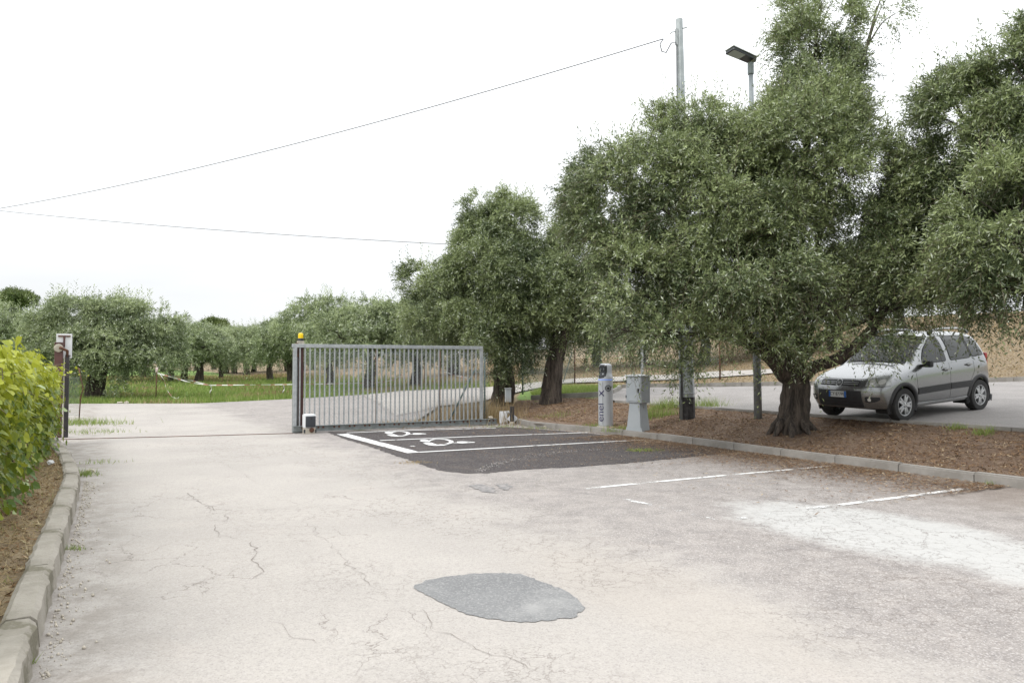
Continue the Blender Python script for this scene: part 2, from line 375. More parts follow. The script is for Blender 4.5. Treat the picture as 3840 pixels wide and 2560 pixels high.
# ------------------------------------------------------------------ the ground
rng = np.random.default_rng(7)
def bedz(x, y):
    s = s_of(np.asarray(x, float), np.asarray(y, float)); x = np.asarray(x, float); y = np.asarray(y, float)
    bumps = .030 * np.sin(x * 3.1 + y * 1.7) + .018 * np.sin(x * 5.3 - y * 4.1) + .01 * np.sin(x * 11 + y * 9)
    base = .10 + .37 * np.clip(s / 2.5, 0, 1)
    m = sm(20.5, 25, y)
    e = np.clip((s + .1) / .7, 0, 1) * np.clip((2.6 - s) / .4, 0, 1)
    return base * (1 - m) + np.maximum(H(x, y), .1) * m + bumps * e * (1 - m * .6)

rs = np.concatenate([[.8], np.geomspace(1.2, 70, 130), np.geomspace(75, 900, 26)]); na = 240
th = np.linspace(0, 2 * np.pi, na, endpoint=False)
gx = np.r_[0, (rs[:, None] * np.cos(th)).ravel()]; gy = np.r_[0, 10 + (rs[:, None] * np.sin(th)).ravel()]
gz = H(gx, gy)
inb = (s_of(gx, gy) > .3) & (s_of(gx, gy) < 3.2) & (gy < 22)
lot = (s_of(gx, gy) > 3.2) & (s_of(gx, gy) < 8) & (gy < 19)
gz = gz - .03 - .13 * (inb | lot)
fc = [(0, 1 + i, 1 + (i + 1) % na) for i in range(na)]
me = bpy.data.meshes.new('ground')
for r_ in range(len(rs) - 1):
    a0 = 1 + r_ * na
    fc += [(a0 + i, a0 + na + i, a0 + na + (i + 1) % na, a0 + (i + 1) % na) for i in range(na)]
ground = mesh('ground', np.c_[gx, gy, gz], fc, M['ground'], None, True); tag(ground, kind='structure')
sG = s_of(gx, gy); dryn = np.where(gy < 28.2, sm(-9, -7, sG) * (gy > 14), sm(.5, 4.5, sG))
isl = (gy > 22.5) & (gy < 27) & (gx > .3) & (gx < 4.2) & (sG < 6)
dryn = np.where(isl, .12, np.clip(dryn + .42 * sm(56, 64, gy) * (1 - sm(68, 76, gy)), 0, 1))
a = ground.data.attributes.new('dryness', 'FLOAT', 'POINT'); a.data.foreach_set('value', dryn.astype(np.float32))

# kerb line of the lower parking area, from photograph pixels at the foot of the kerb
KERB = [G(*p) for p in ((1935, 1588), (2000, 1604), (2118, 1613), (2204, 1620), (2287, 1629), (2383, 1641), (2498, 1652))]
KERB += [W2(0, 2.6), W2(0, 1.0), W2(0, -1.0), W2(0, -3), W2(0, -12)]
FAR = [(-60, 26), G(60, 1513), G(250, 1513), G(740, 1512), G(1100, 1495), G(1400, 1477), G(1500, 1467), G(1800, 1455)]
drv = LK + [(-14, 16.8), (-60, 22)] + FAR + [G(1800, 1508), G(1650, 1520), G(1560, 1578), (-.6, 19.4)] + KERB + [(14, -6), (2, -8)]
driveway = tag(sheet('driveway', drv, 0, 1.2, M['asphalt']), kind='structure')
road = [G(1360, 1482), G(1500, 1467), G(1800, 1455), G(2150, 1420), G(2500, 1406), G(2700, 1392), G(2900, 1384), G(2900, 1400), G(2600, 1420), G(2500, 1425), G(2330, 1430), G(2100, 1438), G(1950, 1470), G(1800, 1508), G(1650, 1522), G(1480, 1560)]
tag(sheet('dirt_road', rough(dense(road, .5), .08, 3), .02, .8, M['dirt']), kind='structure')

# fresh dark asphalt of the charging bays
ev = [G(*p) for p in ((1225, 1620), (1300, 1648), (1370, 1668), (1450, 1697), (1550, 1731), (1650, 1763), (1740, 1775), (1830, 1773), (1950, 1761), (2150, 1751), (2350, 1737), (2600, 1712), (2790, 1694))]
ev += [G(2600, 1668), G(2498, 1655), G(2383, 1644), G(2204, 1624), G(2100, 1615), G(1990, 1606), G(1900, 1601), G(1600, 1610)]
tag(sheet('asphalt_repair', rough(dense(ev, .06), .032, 5), .004, .6, M['fresh']), 'fresh dark asphalt', kind='structure')
pt = [G(*p) for p in ((1553, 2205), (1590, 2180), (1650, 2166), (1800, 2150), (1930, 2150), (1990, 2165), (2040, 2185), (2110, 2210), (2150, 2235), (2190, 2270), (2170, 2300), (2130, 2318), (1950, 2332), (1800, 2312), (1720, 2290), (1650, 2258), (1600, 2230))]
pt2 = []
for i in range(len(pt)):
    p0, p1, p2, p3 = (np.array(pt[(i + k) % len(pt)]) for k in (-1, 0, 1, 2))
    for t in (0, .25, .5, .75):
        pt2.append(tuple(.5 * (2 * p1 + (p2 - p0) * t + (2 * p0 - 5 * p1 + 4 * p2 - p3) * t * t + (3 * p1 - p0 - 3 * p2 + p3) * t ** 3)))
tag(sheet('asphalt_repair', rough(dense(pt2, .025), .013, 9), .004, .3, M['patch']), kind='structure')
# upper car park, its kerbs follow below
UP = [W2(2.7, -14), W2(2.7, 0), W2(2.7, 4), W2(2.7, 8.2), G(2250, 1483), G(2330, 1455), G(2450, 1452), G(2700, 1450), G(3200, 1442), G(3750, 1432), (26, 13), (26, -2)]
tag(sheet('upper_car_park', UP, .004, .8, M['upper']), kind='structure')
# mulch bed between the two parking areas
bed = KERB + [W2(2.62, -12), W2(2.62, -3), W2(2.62, 0), W2(2.62, 4), W2(2.62, 8.2), G(2250, 1486), G(2060, 1494), G(1950, 1500), G(1880, 1530), (-.5, 19.4)]
bed = [tuple(np.array(p) + U * .06) if i < len(KERB) else p for i, p in enumerate(bed)]
tag(sheet('mulch_bed', bed, 0, .22, M['mulch'], zf=bedz), kind='structure')
# bank of soil left of the driveway
lv = [tuple(np.array(p) - U * .10) for p in LK] + [(-10.5, 14.2), (-16, 12), (-14, -3)]
def lz(x, y):
    s = s_of(np.asarray(x), np.asarray(y)); s0 = s_of(LK[2][0], LK[2][1])
    return .10 + .10 * np.clip((s0 - s - .2) / 1.2, 0, 1.5) + .015 * np.sin(np.asarray(x) * 6 + np.asarray(y) * 5) - .06 * sm(11, 14, np.asarray(y))
tag(sheet('soil_verge', lv, 0, .3, M['soil'], zf=lz), kind='structure')

# ---- painted lines, parts of the driveway
def line(name, pts, w, mat, dz=.0085):
    o = sheet(name, strip(dense(pts, .35, False), w), dz, 5, mat, driveway); return o
line('parking_line', [G(1283, 1628), G(1552, 1698)], .24, M['paint'])
line('parking_line', [G(1300, 1624), G(1500, 1616), G(1860, 1606)], .09, M['paint'], .0125)
line('parking_line', [G(1425, 1653), G(1800, 1637), G(2204, 1623)], .10, M['paint'], .0125)
line('parking_line', [G(1572, 1697), G(2000, 1673), G(2420, 1650)], .10, M['paint'], .0125)
line('parking_line', [G(2195, 1832), G(2700, 1784), G(3115, 1747)], .085, M['paint_mid'], .005)
line('parking_line', [G(2340, 1872), G(2520, 1909), G(2720, 1955)], .085, M['paint_old'], .005)
line('parking_line', [G(2730, 1951), G(3000, 1912), G(3150, 1893)], .085, M['paint_old'], .0085)
line('parking_line', [G(3150, 1893), G(3400, 1861), G(3705, 1820)], .085, M['paint_mid'], .005)
def symbol(ox, oy, k):
    """electric car and plug, stencilled on the asphalt; offsets in photograph pixels"""
    q = lambda x, y: G(ox + x * k, oy + y * k)
    sy = empty('charging_symbol'); sy.parent = driveway
    def st2(nm, pts, w): sheet(nm, strip([q(*p) for p in pts], w), .0085, 5, M['paint'], sy)
    st2('car_outline', [(-38, -2), (-30, -9), (-10, -13), (15, -14), (38, -12), (55, -7), (58, -2), (50, 3), (36, 6)], .085)
    st2('car_sill', [(-38, 1), (-28, 5), (-16, 9), (0, 10.5), (16, 10), (28, 8)], .17)
    sheet('car_nose', [q(*p) for p in ((-68, -6), (-62, -10), (-46, -11.5), (-34, -10), (-30, -5), (-40, -1), (-58, -3))], .0125, 5, M['paint'], sy)
    st2('cable', [(58, 1), (72, 1), (84, 0)], .07)
    sheet('plug', [q(*p) for p in ((80, -3), (100, -4), (128, -3), (150, -1), (150, 1), (128, 2), (100, 4), (82, 3))], .0125, 5, M['paint'], sy)
symbol(1638, 1660, .95); symbol(1490, 1628, .72)
line('paint_spot', [G(1540, 1674), G(1554, 1673)], .10, M['paint'])
# dark scrapes and open cracks in the old surface
for i, pp in enumerate((((1755, 1820), (1800, 1814), (1850, 1832), (1856, 1850), (1810, 1845)), ((1865, 1818), (1900, 1813), (1925, 1828), (1890, 1838)), ((2360, 1600), (2361, 1601), (2362, 1600)))[:2]):
    sheet('scrape_mark', rough(dense([G(*p) for p in pp], .06), .03, i), .005, 5, M['mark'], driveway)
def crackline(pp, seed, w=.012):
    rg = random.Random(seed); P = dense([G(*p) for p in pp], .07, False); P = [(x + rg.gauss(0, .022), y + rg.gauss(0, .022)) for x, y in P]
    n = len(P); L = []; Rr = []
    for i in range(n):
        t = np.array(P[min(i + 1, n - 1)]) - np.array(P[max(i - 1, 0)]); t = t / (np.linalg.norm(t) + 1e-9); ww = w * rg.uniform(.25, 1.1) * (1 if 0 < i < n - 1 else .1)
        nn = np.array((-t[1], t[0])) * ww / 2; L.append(np.array(P[i]) + nn); Rr.append(np.array(P[i]) - nn)
    v = [(*p, .0045) for p in L] + [(*p, .0045) for p in Rr]
    mesh('crack', v, [(i, i + 1, n + i + 1, n + i) for i in range(n - 1)], M['crack'], driveway)
for i, pp in enumerate((((705, 1845), (740, 1880), (800, 1905), (812, 1915)), ((858, 1918), (852, 1945), (838, 1962)), ((795, 1965), (835, 2005), (890, 2022)), ((940, 2032), (962, 2095), (985, 2140), (955, 2168)),
        ((820, 1730), (905, 1770), (970, 1818)), ((740, 1800), (860, 1785), (950, 1783)), ((1100, 1735), (1250, 1742), (1400, 1790), (1560, 1850), (1640, 1870)), ((1150, 1960), (1280, 2080), (1375, 2180), (1440, 2215)),
        ((1570, 2290), (1640, 2370), (1760, 2420), (1810, 2440), (1900, 2480), (2050, 2530)), ((1010, 2330), (1080, 2380), (1200, 2410)), ((1620, 2155), (1650, 2145), (1690, 2158)), ((1320, 1690), (1240, 1700), (1180, 1712)))):
    crackline(pp, i, .0075 if i < 4 else .0038)
# rail of the sliding gate across the entrance
rail = [G(226, 1648), G(650, 1637), G(1098, 1625)]
v = []
mb = MB()
for a, c in zip(rail[:-1], rail[1:]):
    A = Vector((*a, .006)); B = Vector((*c, .006)); dd = B - A
    mb.box((A + B) / 2, (dd.length, .035, .012), Matrix.Rotation(math.atan2(dd.y, dd.x), 3, 'Z'))
tag(mb.build('gate_track', M['rust']), 'thin rusty gate rail set across the driveway entrance', 'rail')

# ---- kerbs: one stone at a time
def kerb(name, label, pts, length, w, h, zf, mat, side=1, gap=.012, seed=0, worn=0.0, bev=.02):
    root = empty(name, kind='structure', label=label); rg = random.Random(seed)
    P = [np.array(p) for p in pts]; seg = [np.linalg.norm(P[i + 1] - P[i]) for i in range(len(P) - 1)]; tot = sum(seg)
    def at(d):
        for i, l in enumerate(seg):
            if d <= l or i == len(seg) - 1: return P[i] + (P[i + 1] - P[i]) * d / l
            d -= l
    n = int(tot / length); step = tot / n
    for i in range(n):
        a, c = at(i * step), at((i + 1) * step); dd = c - a; L = np.linalg.norm(dd) - gap; ang = math.atan2(dd[1], dd[0])
        nrm = np.array((-dd[1], dd[0])) / np.linalg.norm(dd) * side; mid = (a + c) / 2 + nrm * w / 2
        bm = bmesh.new(); bmesh.ops.create_cube(bm, size=1); bmesh.ops.scale(bm, vec=(L, w, h + .1), verts=bm.verts)
        top = [e for e in bm.edges if all(v.co.z > 0 for v in e.verts) and abs(e.verts[0].co.x - e.verts[1].co.x) > L * .5]
        bmesh.ops.bevel(bm, geom=top, offset=bev, segments=2, affect='EDGES')
        if worn:
            bm.clear(); sec = [(w / 2, -h * .5 - .05), (w / 2, h * .5 + .02), (w * .30, h * .5 + .045), (-w * .42, h * .5 + .045), (-w * .62, h * .5 + .02), (-w * .78, -h * .5 - .05)]; rows_ = []
            ns_ = 12
            for a_ in range(ns_ + 1):
                xx_ = -L / 2 + L * a_ / ns_; k1, k2, k3 = (rg.gauss(0, worn) for _ in range(3))
                rows_.append([bm.verts.new((xx_ + (rg.gauss(0, .004) if a_ in (0, ns_) else 0), (yy_ + (k1 if q_ > 2 else k2) + rg.gauss(0, worn * .35)) * side, zz_ + (k3 * .6 if 0 < q_ < 5 else 0) + rg.gauss(0, worn * .25))) for q_, (yy_, zz_) in enumerate(sec)])
            for a_ in range(ns_):
                for q_ in range(5): bm.faces.new((rows_[a_][q_], rows_[a_ + 1][q_], rows_[a_ + 1][q_ + 1], rows_[a_][q_ + 1]))
            bm.faces.new(rows_[0]); bm.faces.new(rows_[-1][::-1]); bmesh.ops.recalc_face_normals(bm, faces=bm.faces)
            for f_ in bm.faces: f_.smooth = False
        if False:
            bmesh.ops.subdivide_edges(bm, edges=[e for e in bm.edges if abs(e.verts[0].co.x - e.verts[1].co.x) > L * .6], cuts=7)
            for v in bm.verts:
                v.co += Vector((rg.gauss(0, worn * .6), rg.gauss(0, worn), rg.gauss(0, worn * .7)))
                if v.co.y * side < 0 and v.co.z < h * .1: v.co.y -= side * .03
        me = bpy.data.meshes.new('kerb_stone'); bm.to_mesh(me); bm.free(); me.materials.append(mat)
        o = link(bpy.data.objects.new('kerb_stone', me), root)
        z0, z1 = float(zf(*a)), float(zf(*c))
        o.location = (mid[0], mid[1], (z0 + z1) / 2 + (h - .1) / 2 + rg.uniform(-.006, .006)); o.rotation_euler = (0, -math.atan2(z1 - z0, L), ang + rg.uniform(-.006, .006))
    return root
flat = lambda x, y: 0.0
kerb('kerb', 'pale concrete kerb along the mulch bed', KERB, 1.0, .12, .13, flat, M['kerb'], 1, seed=1)
kerb('old_kerb', 'old worn kerb beside the vine hedge', LK, 1.15, .15, .17, flat, M['old_kerb'], 1, .010, 2, .0055, .035)
kerb('kerb', 'low kerb in front of the parked car', [W2(2.6, -13), W2(2.6, -4), W2(2.6, 3), W2(2.6, 8.2)], 1.0, .10, .09, lambda x, y: .44, M['kerb'], -1, seed=3)
kerb('kerb', 'far kerb below the dry bank', [G(2330, 1455), G(2450, 1452), G(2700, 1450), G(3200, 1442), G(3750, 1432), (26, 13)], 1.0, .14, .13, H, M['kerb'], 1, seed=4)
kerb('kerb', 'kerb of the green grass island', [G(1990, 1497), G(2120, 1490), G(2250, 1484), G(2320, 1470), G(2330, 1456)], .9, .12, .12, H, M['kerb'], 1, seed=5)

# ------------------------------------------------------------------ trees
def unit(a): return a / (np.linalg.norm(a, axis=-1, keepdims=True) + 1e-9)
def clumps(p, k, ph):
    return (np.sin(p[:, 0] * 2.3 * k + ph + 1.3 * np.sin(p[:, 1] * 1.9 * k)) + np.sin(p[:, 1] * 2.6 * k + 1.7 * ph + 1.2 * np.sin(p[:, 2] * 2.2 * k)) + np.sin(p[:, 2] * 2.9 * k + 2.3 * ph + 1.1 * np.sin(p[:, 0] * 2.4 * k))) / 3
def foliage(lobes, nsh, L, K, ll, lw, seed, droop=.45, gap=0, up=.3, k=1.0, nsub=26):
    """leafy shoots spread through ellipsoid lobes; returns quads, tones and shoot paths"""
    g = np.random.default_rng(seed)
    c = np.array([l[0] for l in lobes]); r = np.array([l[1] for l in lobes])
    # boughs: smaller clumps over the shell of every lobe
    cs, rs2, dirs = [], [], []
    for i in range(len(lobes)):
        m_ = max(6, int(nsub * (r[i].prod() ** (1 / 3) / r.prod(1).max() ** (1 / 3)) ** 1.6)); dd = unit(g.normal(size=(m_, 3)))
        for j in range(m_):          # push boughs apart a little
            for _ in range(2):
                e = dd[j] - dd; w_ = np.exp(-(e ** 2).sum(1) * 4)[:, None]; dd[j] = unit((dd[j] + .25 * (e * w_).sum(0))[None])[0]
        cs.append(c[i] + dd * r[i] * g.uniform(.62, .92, (m_, 1))); rs2.append(r[i] * g.uniform(.24, .44, (m_, 1)) * np.array((1, 1, .8))); dirs.append(dd)
    cs = np.concatenate(cs); rs2 = np.concatenate(rs2); dirs = np.concatenate(dirs)
    w = rs2.prod(1) ** (2 / 3) * (1 + .35 * dirs[:, 2]); w = w / w.sum(); n = nsh; li = g.choice(len(cs), n, p=w)
    d0 = unit(g.normal(size=(n, 3))); flip = (d0 * dirs[li]).sum(1) < -.2; d0[flip] *= -1
    d0[:, 2] = np.where((d0[:, 2] < -.3) & (g.random(n) < .5), -d0[:, 2], d0[:, 2])
    p = cs[li] + d0 * rs2[li] * (1 - .7 * g.random((n, 1)) ** 2.2); d = unit(d0 * .6 + dirs[li] * .7)
    btone = .17 * g.normal(size=len(cs))
    low = np.clip(-d[:, 2], 0, 1)
    gr = unit(d * .9 + g.normal(size=(n, 3)) * .55 + np.array((0, 0, 1)) * (up * (1 - low) + .1)[:, None])
    dr = droop * g.uniform(.3, 1.5, n) * (1 + 1.0 * low)
    Ls = L * g.uniform(.55, 1.5, n)
    sprig = (d[:, 2] > .35) & (g.random(n) < .10)          # upright water shoots along the top
    gr[sprig] = unit(gr[sprig] * .35 + np.array((0, 0, 1.0))); dr[sprig] = .03; Ls[sprig] *= 1.5
    t = (np.arange(K) + .6) / K
    tt = t[None, :, None]
    P = p[:, None] + Ls[:, None, None] * (gr[:, None] * tt + np.array((0, 0, -1.0)) * dr[:, None, None] * tt ** 2)
    T = unit(gr[:, None] + np.array((0, 0, -2.0)) * dr[:, None, None] * tt)
    a = unit(np.cross(T, g.normal(size=(n, 1, 3)))); bb = np.cross(T, a)
    ang = (np.arange(K) * math.pi + (np.arange(K) // 2) * math.pi / 2)[None, :, None] + g.normal(size=(n, K, 1)) * .35
    side = a * np.cos(ang) + bb * np.sin(ang)
    ld = unit(T * .62 + side * .75 + g.normal(size=(n, K, 3)) * .14)
    wv = unit(np.cross(ld, T + .5 * g.normal(size=(n, K, 3))))
    lsz = ll * g.uniform(.65, 1.25, (n, K, 1)); hw = lw * .5 * g.uniform(.75, 1.2, (n, K, 1))
    nv = np.cross(ld, wv)
    v0 = P; v2 = P + ld * lsz - nv * lsz * .08; m = P + ld * lsz * .48 + nv * lsz * .05
    co = np.stack([v0, m + wv * hw, v2, m - wv * hw], 2).reshape(-1, 3)
    q = np.arange(len(co)).reshape(-1, 4)
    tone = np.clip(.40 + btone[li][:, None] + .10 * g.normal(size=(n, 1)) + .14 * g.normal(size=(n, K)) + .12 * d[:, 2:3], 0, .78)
    tone = np.where(g.random((n, K)) < .11, .95, tone)
    ts = np.array((0, .35, .7, 1.0))[None, :, None]
    path = p[:, None] + Ls[:, None, None] * (gr[:, None] * ts + np.array((0, 0, -1.0)) * dr[:, None, None] * ts ** 2)
    return co, q, tone.ravel(), path
def prisms(path, r):
    """thin three-sided stems along (n,4,3) paths"""
    n, m, _ = path.shape; t = unit(path[:, -1] - path[:, 0]); a = unit(np.cross(t, np.array((.3, .5, .8)))); b = np.cross(t, a)
    rad = (np.linspace(1, .45, m) * r)[None, :, None, None]; an = np.arange(3) * 2 * np.pi / 3
    ring = a[:, None, :] * np.cos(an)[None, :, None] + b[:, None, :] * np.sin(an)[None, :, None]
    co = (path[:, :, None] + ring[:, None] * rad).reshape(-1, 3)
    base = (np.arange(n) * m * 3)[:, None, None]; i = np.arange(m - 1)[None, :, None] * 3; k = np.arange(3)[None, None, :]; k2 = (k + 1) % 3
    return co, np.stack([base + i + k, base + i + k2, base + i + 3 + k2, base + i + 3 + k], -1).reshape(-1, 4)
def bark_tube(mb, pts, rad, n=14, seed=0, flute=.16, sub=5):
    """gnarled trunk or limb along a smooth path"""
    rg = random.Random(seed); ph = [rg.uniform(0, 6) for _ in range(4)]
    P = [Vector(p) for p in pts]; Q = []; RR = []
    for i in range(len(P) - 1):
        p0, p1, p2, p3 = P[max(i - 1, 0)], P[i], P[i + 1], P[min(i + 2, len(P) - 1)]
        for j in range(sub):
            t = j / sub; Q.append(.5 * (2 * p1 + (p2 - p0) * t + (2 * p0 - 5 * p1 + 4 * p2 - p3) * t * t + (3 * p1 - p0 - 3 * p2 + p3) * t ** 3)); RR.append(rad[i] + (rad[i + 1] - rad[i]) * t)
    Q.append(P[-1]); RR.append(rad[-1]); v = []; f = []; N = len(Q)
    ref = Vector((.2, .97, .13)).normalized()
    for i, q in enumerate(Q):
        t = (Q[min(i + 1, N - 1)] - Q[max(i - 1, 0)]).normalized(); a = t.cross(ref)
        if a.length < .05: a = t.cross(Vector((1, 0, 0)))
        a.normalize(); b = t.cross(a); z = i / N
        for k in range(n):
            an = 2 * math.pi * k / n
            m = 1 + flute * (.5 * math.sin(3 * an + ph[0] + 3 * z) + .45 * math.sin(5 * an + ph[1] - 4 * z) + .4 * math.sin(8 * an + ph[2] + 7 * z) + .3 * rg.uniform(-1, 1))
            v.append(q + (a * math.cos(an) + b * math.sin(an)) * RR[i] * m)
    for i in range(N - 1):
        for k in range(n): k2 = (k + 1) % n; f.append((i * n + k, i * n + k2, (i + 1) * n + k2, (i + 1) * n + k))
    f.append(tuple(range((N - 1) * n, N * n))); mb.add(v, f)
def tree(name, label, cat, base, trunk, fork, lobes, nsh, seed, L=.30, K=15, ll=.080, lw=.021, mat='olive', group=None, stems=0.0, limbs=True, root_flare=1.25, n=14, **fk):
    """base point, trunk radius, list of trunk points above the base, lobes in world metres"""
    bx = Vector(base); root = empty(name, base, 0, label=label, cat=cat, group=group); rg = random.Random(seed)
    rel = lambda p: Vector(p) - bx
    pts = [Vector((0, 0, -.15)), Vector((0, 0, .06))] + [rel(p) for p in fork]
    rad = [trunk * root_flare * 1.15, trunk * root_flare] + list(np.linspace(trunk * 1.12, trunk * .8, len(fork)))
    mb = MB(); bark_tube(mb, pts, rad, n, seed, .2)
    tr = mb.build('trunk', M['bark'], root, True)
    F0 = pts[-1]; lb = MB()
    if limbs:
        for i, (c, r) in enumerate(lobes):
            c = rel(c)
            if c.z < F0.z + .55: continue
            mid = F0.lerp(c, .45) + Vector((rg.uniform(-.2, .2), rg.uniform(-.2, .2), rg.uniform(-.05, .25))); lr = trunk * rg.uniform(.2, .3)
            bark_tube(lb, [F0 - Vector((0, 0, trunk * .7)), F0.lerp(mid, .5), mid, c], [lr * 1.35, lr, lr * .75, lr * .3], 8, seed + i, .1, 4)
            for j in range(5):
                d = Vector((rg.gauss(0, 1), rg.gauss(0, 1), rg.gauss(.2, .8))).normalized()
                e = c + Vector((d.x * r[0], d.y * r[1], d.z * r[2])) * .85; a0 = mid.lerp(c, rg.uniform(.3, 1))
                bark_tube(lb, [a0, a0.lerp(e, .5) + Vector((0, 0, .12)), e], [lr * .3, lr * .18, lr * .05], 5, seed + j, .05, 3)
        lb.build('limbs', M['bark'], root, True)
    co, q, tone, path = foliage([(tuple(rel(c)), r) for c, r in lobes], nsh, L, K, ll, lw, seed, **fk)
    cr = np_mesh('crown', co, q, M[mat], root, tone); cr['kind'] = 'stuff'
    if stems:
        sel = path[: int(len(path) * stems)]; sc, sq = prisms(sel, .0042)
        tw = np_mesh('twigs', sc, sq, M['twig'], root); tw['kind'] = 'stuff'
    return root
def LB(spec, thick=.8):
    """lobes given as (pixel x, pixel y, pixel radius x, pixel radius y, distance)"""
    o = []
    for px, py, rx, ry, dp in spec:
        m = mpp(dp); o.append((tuple(D(px, py, dp)), (rx * m, (rx + ry) / 2 * m * thick, ry * m)))
    return o
def gz_at(x, y, f=H): return float(f(np.array([x]), np.array([y]))[0])

# the big olive on the mulch bed, right of the charging column
def GB(px, py):
    d = ray(px, py); d = d / d[1]; y = 6.0
    while CAMH + d[2] * y > gz_at(d[0] * y, y, bedz): y += .01
    return float(d[0] * y), y
bx, by = GB(2978, 1618); by += .1; bz = gz_at(bx, by, bedz)
A = tree('olive_tree', 'large olive tree with thick gnarled trunk on the mulch beside the silver car', 'tree', (bx, by, bz), .232,
     [D(2978, 1560, by), D(2980, 1480, by), D(2978, 1410, by), D(2974, 1365, by)],
     LB([(2430, 720, 275, 300, 13.9), (2690, 840, 300, 360, 13.3), (2380, 1090, 200, 190, 12.9), (2660, 1160, 270, 165, 12.7), (3040, 420, 170, 330, 13.7), (3060, 760, 300, 350, 13.2),
         (3080, 1130, 270, 150, 12.7), (3060, 110, 165, 190, 13.9), (3290, 25, 100, 75, 14.2), (2560, 530, 230, 140, 13.9), (3290, 930, 200, 250, 13.3), (2290, 920, 140, 250, 13.6), (2820, 1060, 250, 220, 12.5), (2900, 600, 200, 250, 13.4), (2560, 1285, 210, 95, 12.4), (2330, 1235, 140, 100, 12.5), (2830, 1300, 150, 75, 12.3), (3230, 1240, 150, 85, 12.3), (3380, 1150, 120, 80, 12.6), (2690, 1335, 120, 60, 12.6), (2910, 1300, 130, 50, 12.4), (3090, 1300, 120, 50, 12.3)]),
     24500, 11, stems=.4, n=30, droop=.48, root_flare=1.05, L=.35)
lb = MB()    # the three bare main limbs seen under the crown
bark_tube(lb, [D(2960, 1420, by) - Vector((bx, by, bz)), D(2900, 1345, 13.3) - Vector((bx, by, bz)), D(2830, 1290, 13.4) - Vector((bx, by, bz)), D(2720, 1180, 13.5) - Vector((bx, by, bz))], [.17, .15, .12, .08], 12, 5, .14)
bark_tube(lb, [D(2990, 1430, by) - Vector((bx, by, bz)), D(3050, 1378, 13.2) - Vector((bx, by, bz)), D(3140, 1345, 13.0) - Vector((bx, by, bz)), D(3240, 1270, 12.8) - Vector((bx, by, bz)), D(3330, 1150, 12.8) - Vector((bx, by, bz))], [.14, .11, .10, .085, .05], 12, 6, .14)
bark_tube(lb, [D(2970, 1400, by) - Vector((bx, by, bz)), D(2985, 1250, 13.3) - Vector((bx, by, bz)), D(3010, 1050, 13.4) - Vector((bx, by, bz))], [.2, .16, .1], 12, 7, .14)
lb.build('limbs', M['bark'], A, True)
# roots splayed over the mulch
rt = MB()
for i, (dx, dy) in enumerate(((-.40, -.18), (-.16, -.42), (.18, -.42), (.42, -.14), (-.42, .12), (.3, .32))):
    e = Vector((dx, dy, gz_at(bx + dx, by + dy, bedz) - bz - .03)); rt = MB(); bark_tube(rt, [Vector((dx * .5, dy * .5, .20)), Vector((dx * .68, dy * .68, .07)), e], [.05, .065, .025], 9, i, .22); rt.build('root', M['bark'], A, True)

# olive whose crown fills the right edge, trunk on the same bed
cx, cy = W2(1.25, -3.6)
tree('olive_tree', 'olive tree whose crown hangs over the roof of the silver car', 'tree', (cx, cy, gz_at(cx, cy, bedz)), .24, [(cx, cy, 1.0), (cx + .05, cy + .1, 1.7), (cx + .1, cy + .2, 2.2)],
     LB([(3690, 570, 200, 270, 12.0), (3800, 880, 230, 260, 10.6), (3480, 1010, 200, 200, 12.6), (3860, 350, 180, 220, 11.2), (3510, 800, 185, 220, 12.8), (3800, 1130, 150, 110, 10.4), (3640, 1120, 170, 100, 11.6), (4100, 700, 280, 420, 10.5), (3590, 400, 120, 150, 12.4), (3470, 600, 110, 140, 12.8)]),
     17000, 23, stems=.3, droop=.48, L=.35)
# olive right of the gate, with the dark leaning trunk
px, py = G(2068, 1505, .05); bzz = gz_at(px, py, bedz)
tree('olive_tree', 'olive tree with bare dark trunk on the mulch between gate and charging column', 'tree', (px, py, bzz), .235, [D(2075, 1440, py), D(2085, 1340, py), D(2110, 1230, py), D(2125, 1170, py)],
     LB([(2170, 1040, 140, 200, py + .3), (2060, 1150, 130, 150, py), (2230, 1180, 110, 120, py + .6), (2110, 1000, 80, 110, py + .5), (2190, 1290, 45, 60, py + .5)]), 7000, 31, L=.36, K=14, ll=.10, lw=.027, n=18)
qx, qy = G(1885, 1500, .1); qz = gz_at(qx, qy)
tree('olive_tree', 'olive tree with tall pointed crown hanging over the end of the gate', 'tree', (qx, qy, qz), .26, [D(1890, 1440, qy), D(1885, 1370, qy), D(1880, 1300, qy)],
     LB([(1830, 790, 85, 75, qy - .5), (1930, 800, 80, 80, qy - .5), (1880, 900, 140, 140, qy - .5), (1880, 1060, 190, 170, qy - 1), (1730, 1130, 160, 140, qy - .8), (1590, 1060, 80, 75, qy - .5), (1640, 1180, 110, 110, qy - .6), (1960, 1220, 140, 140, qy - 1.2), (1820, 1270, 150, 110, qy - 1.3), (1780, 980, 100, 110, qy - .6), (1840, 1380, 60, 70, qy - 1.5), (1940, 1350, 50, 80, qy - 1.4)]),
     11500, 37, L=.36, K=14, ll=.10, lw=.027, n=18)
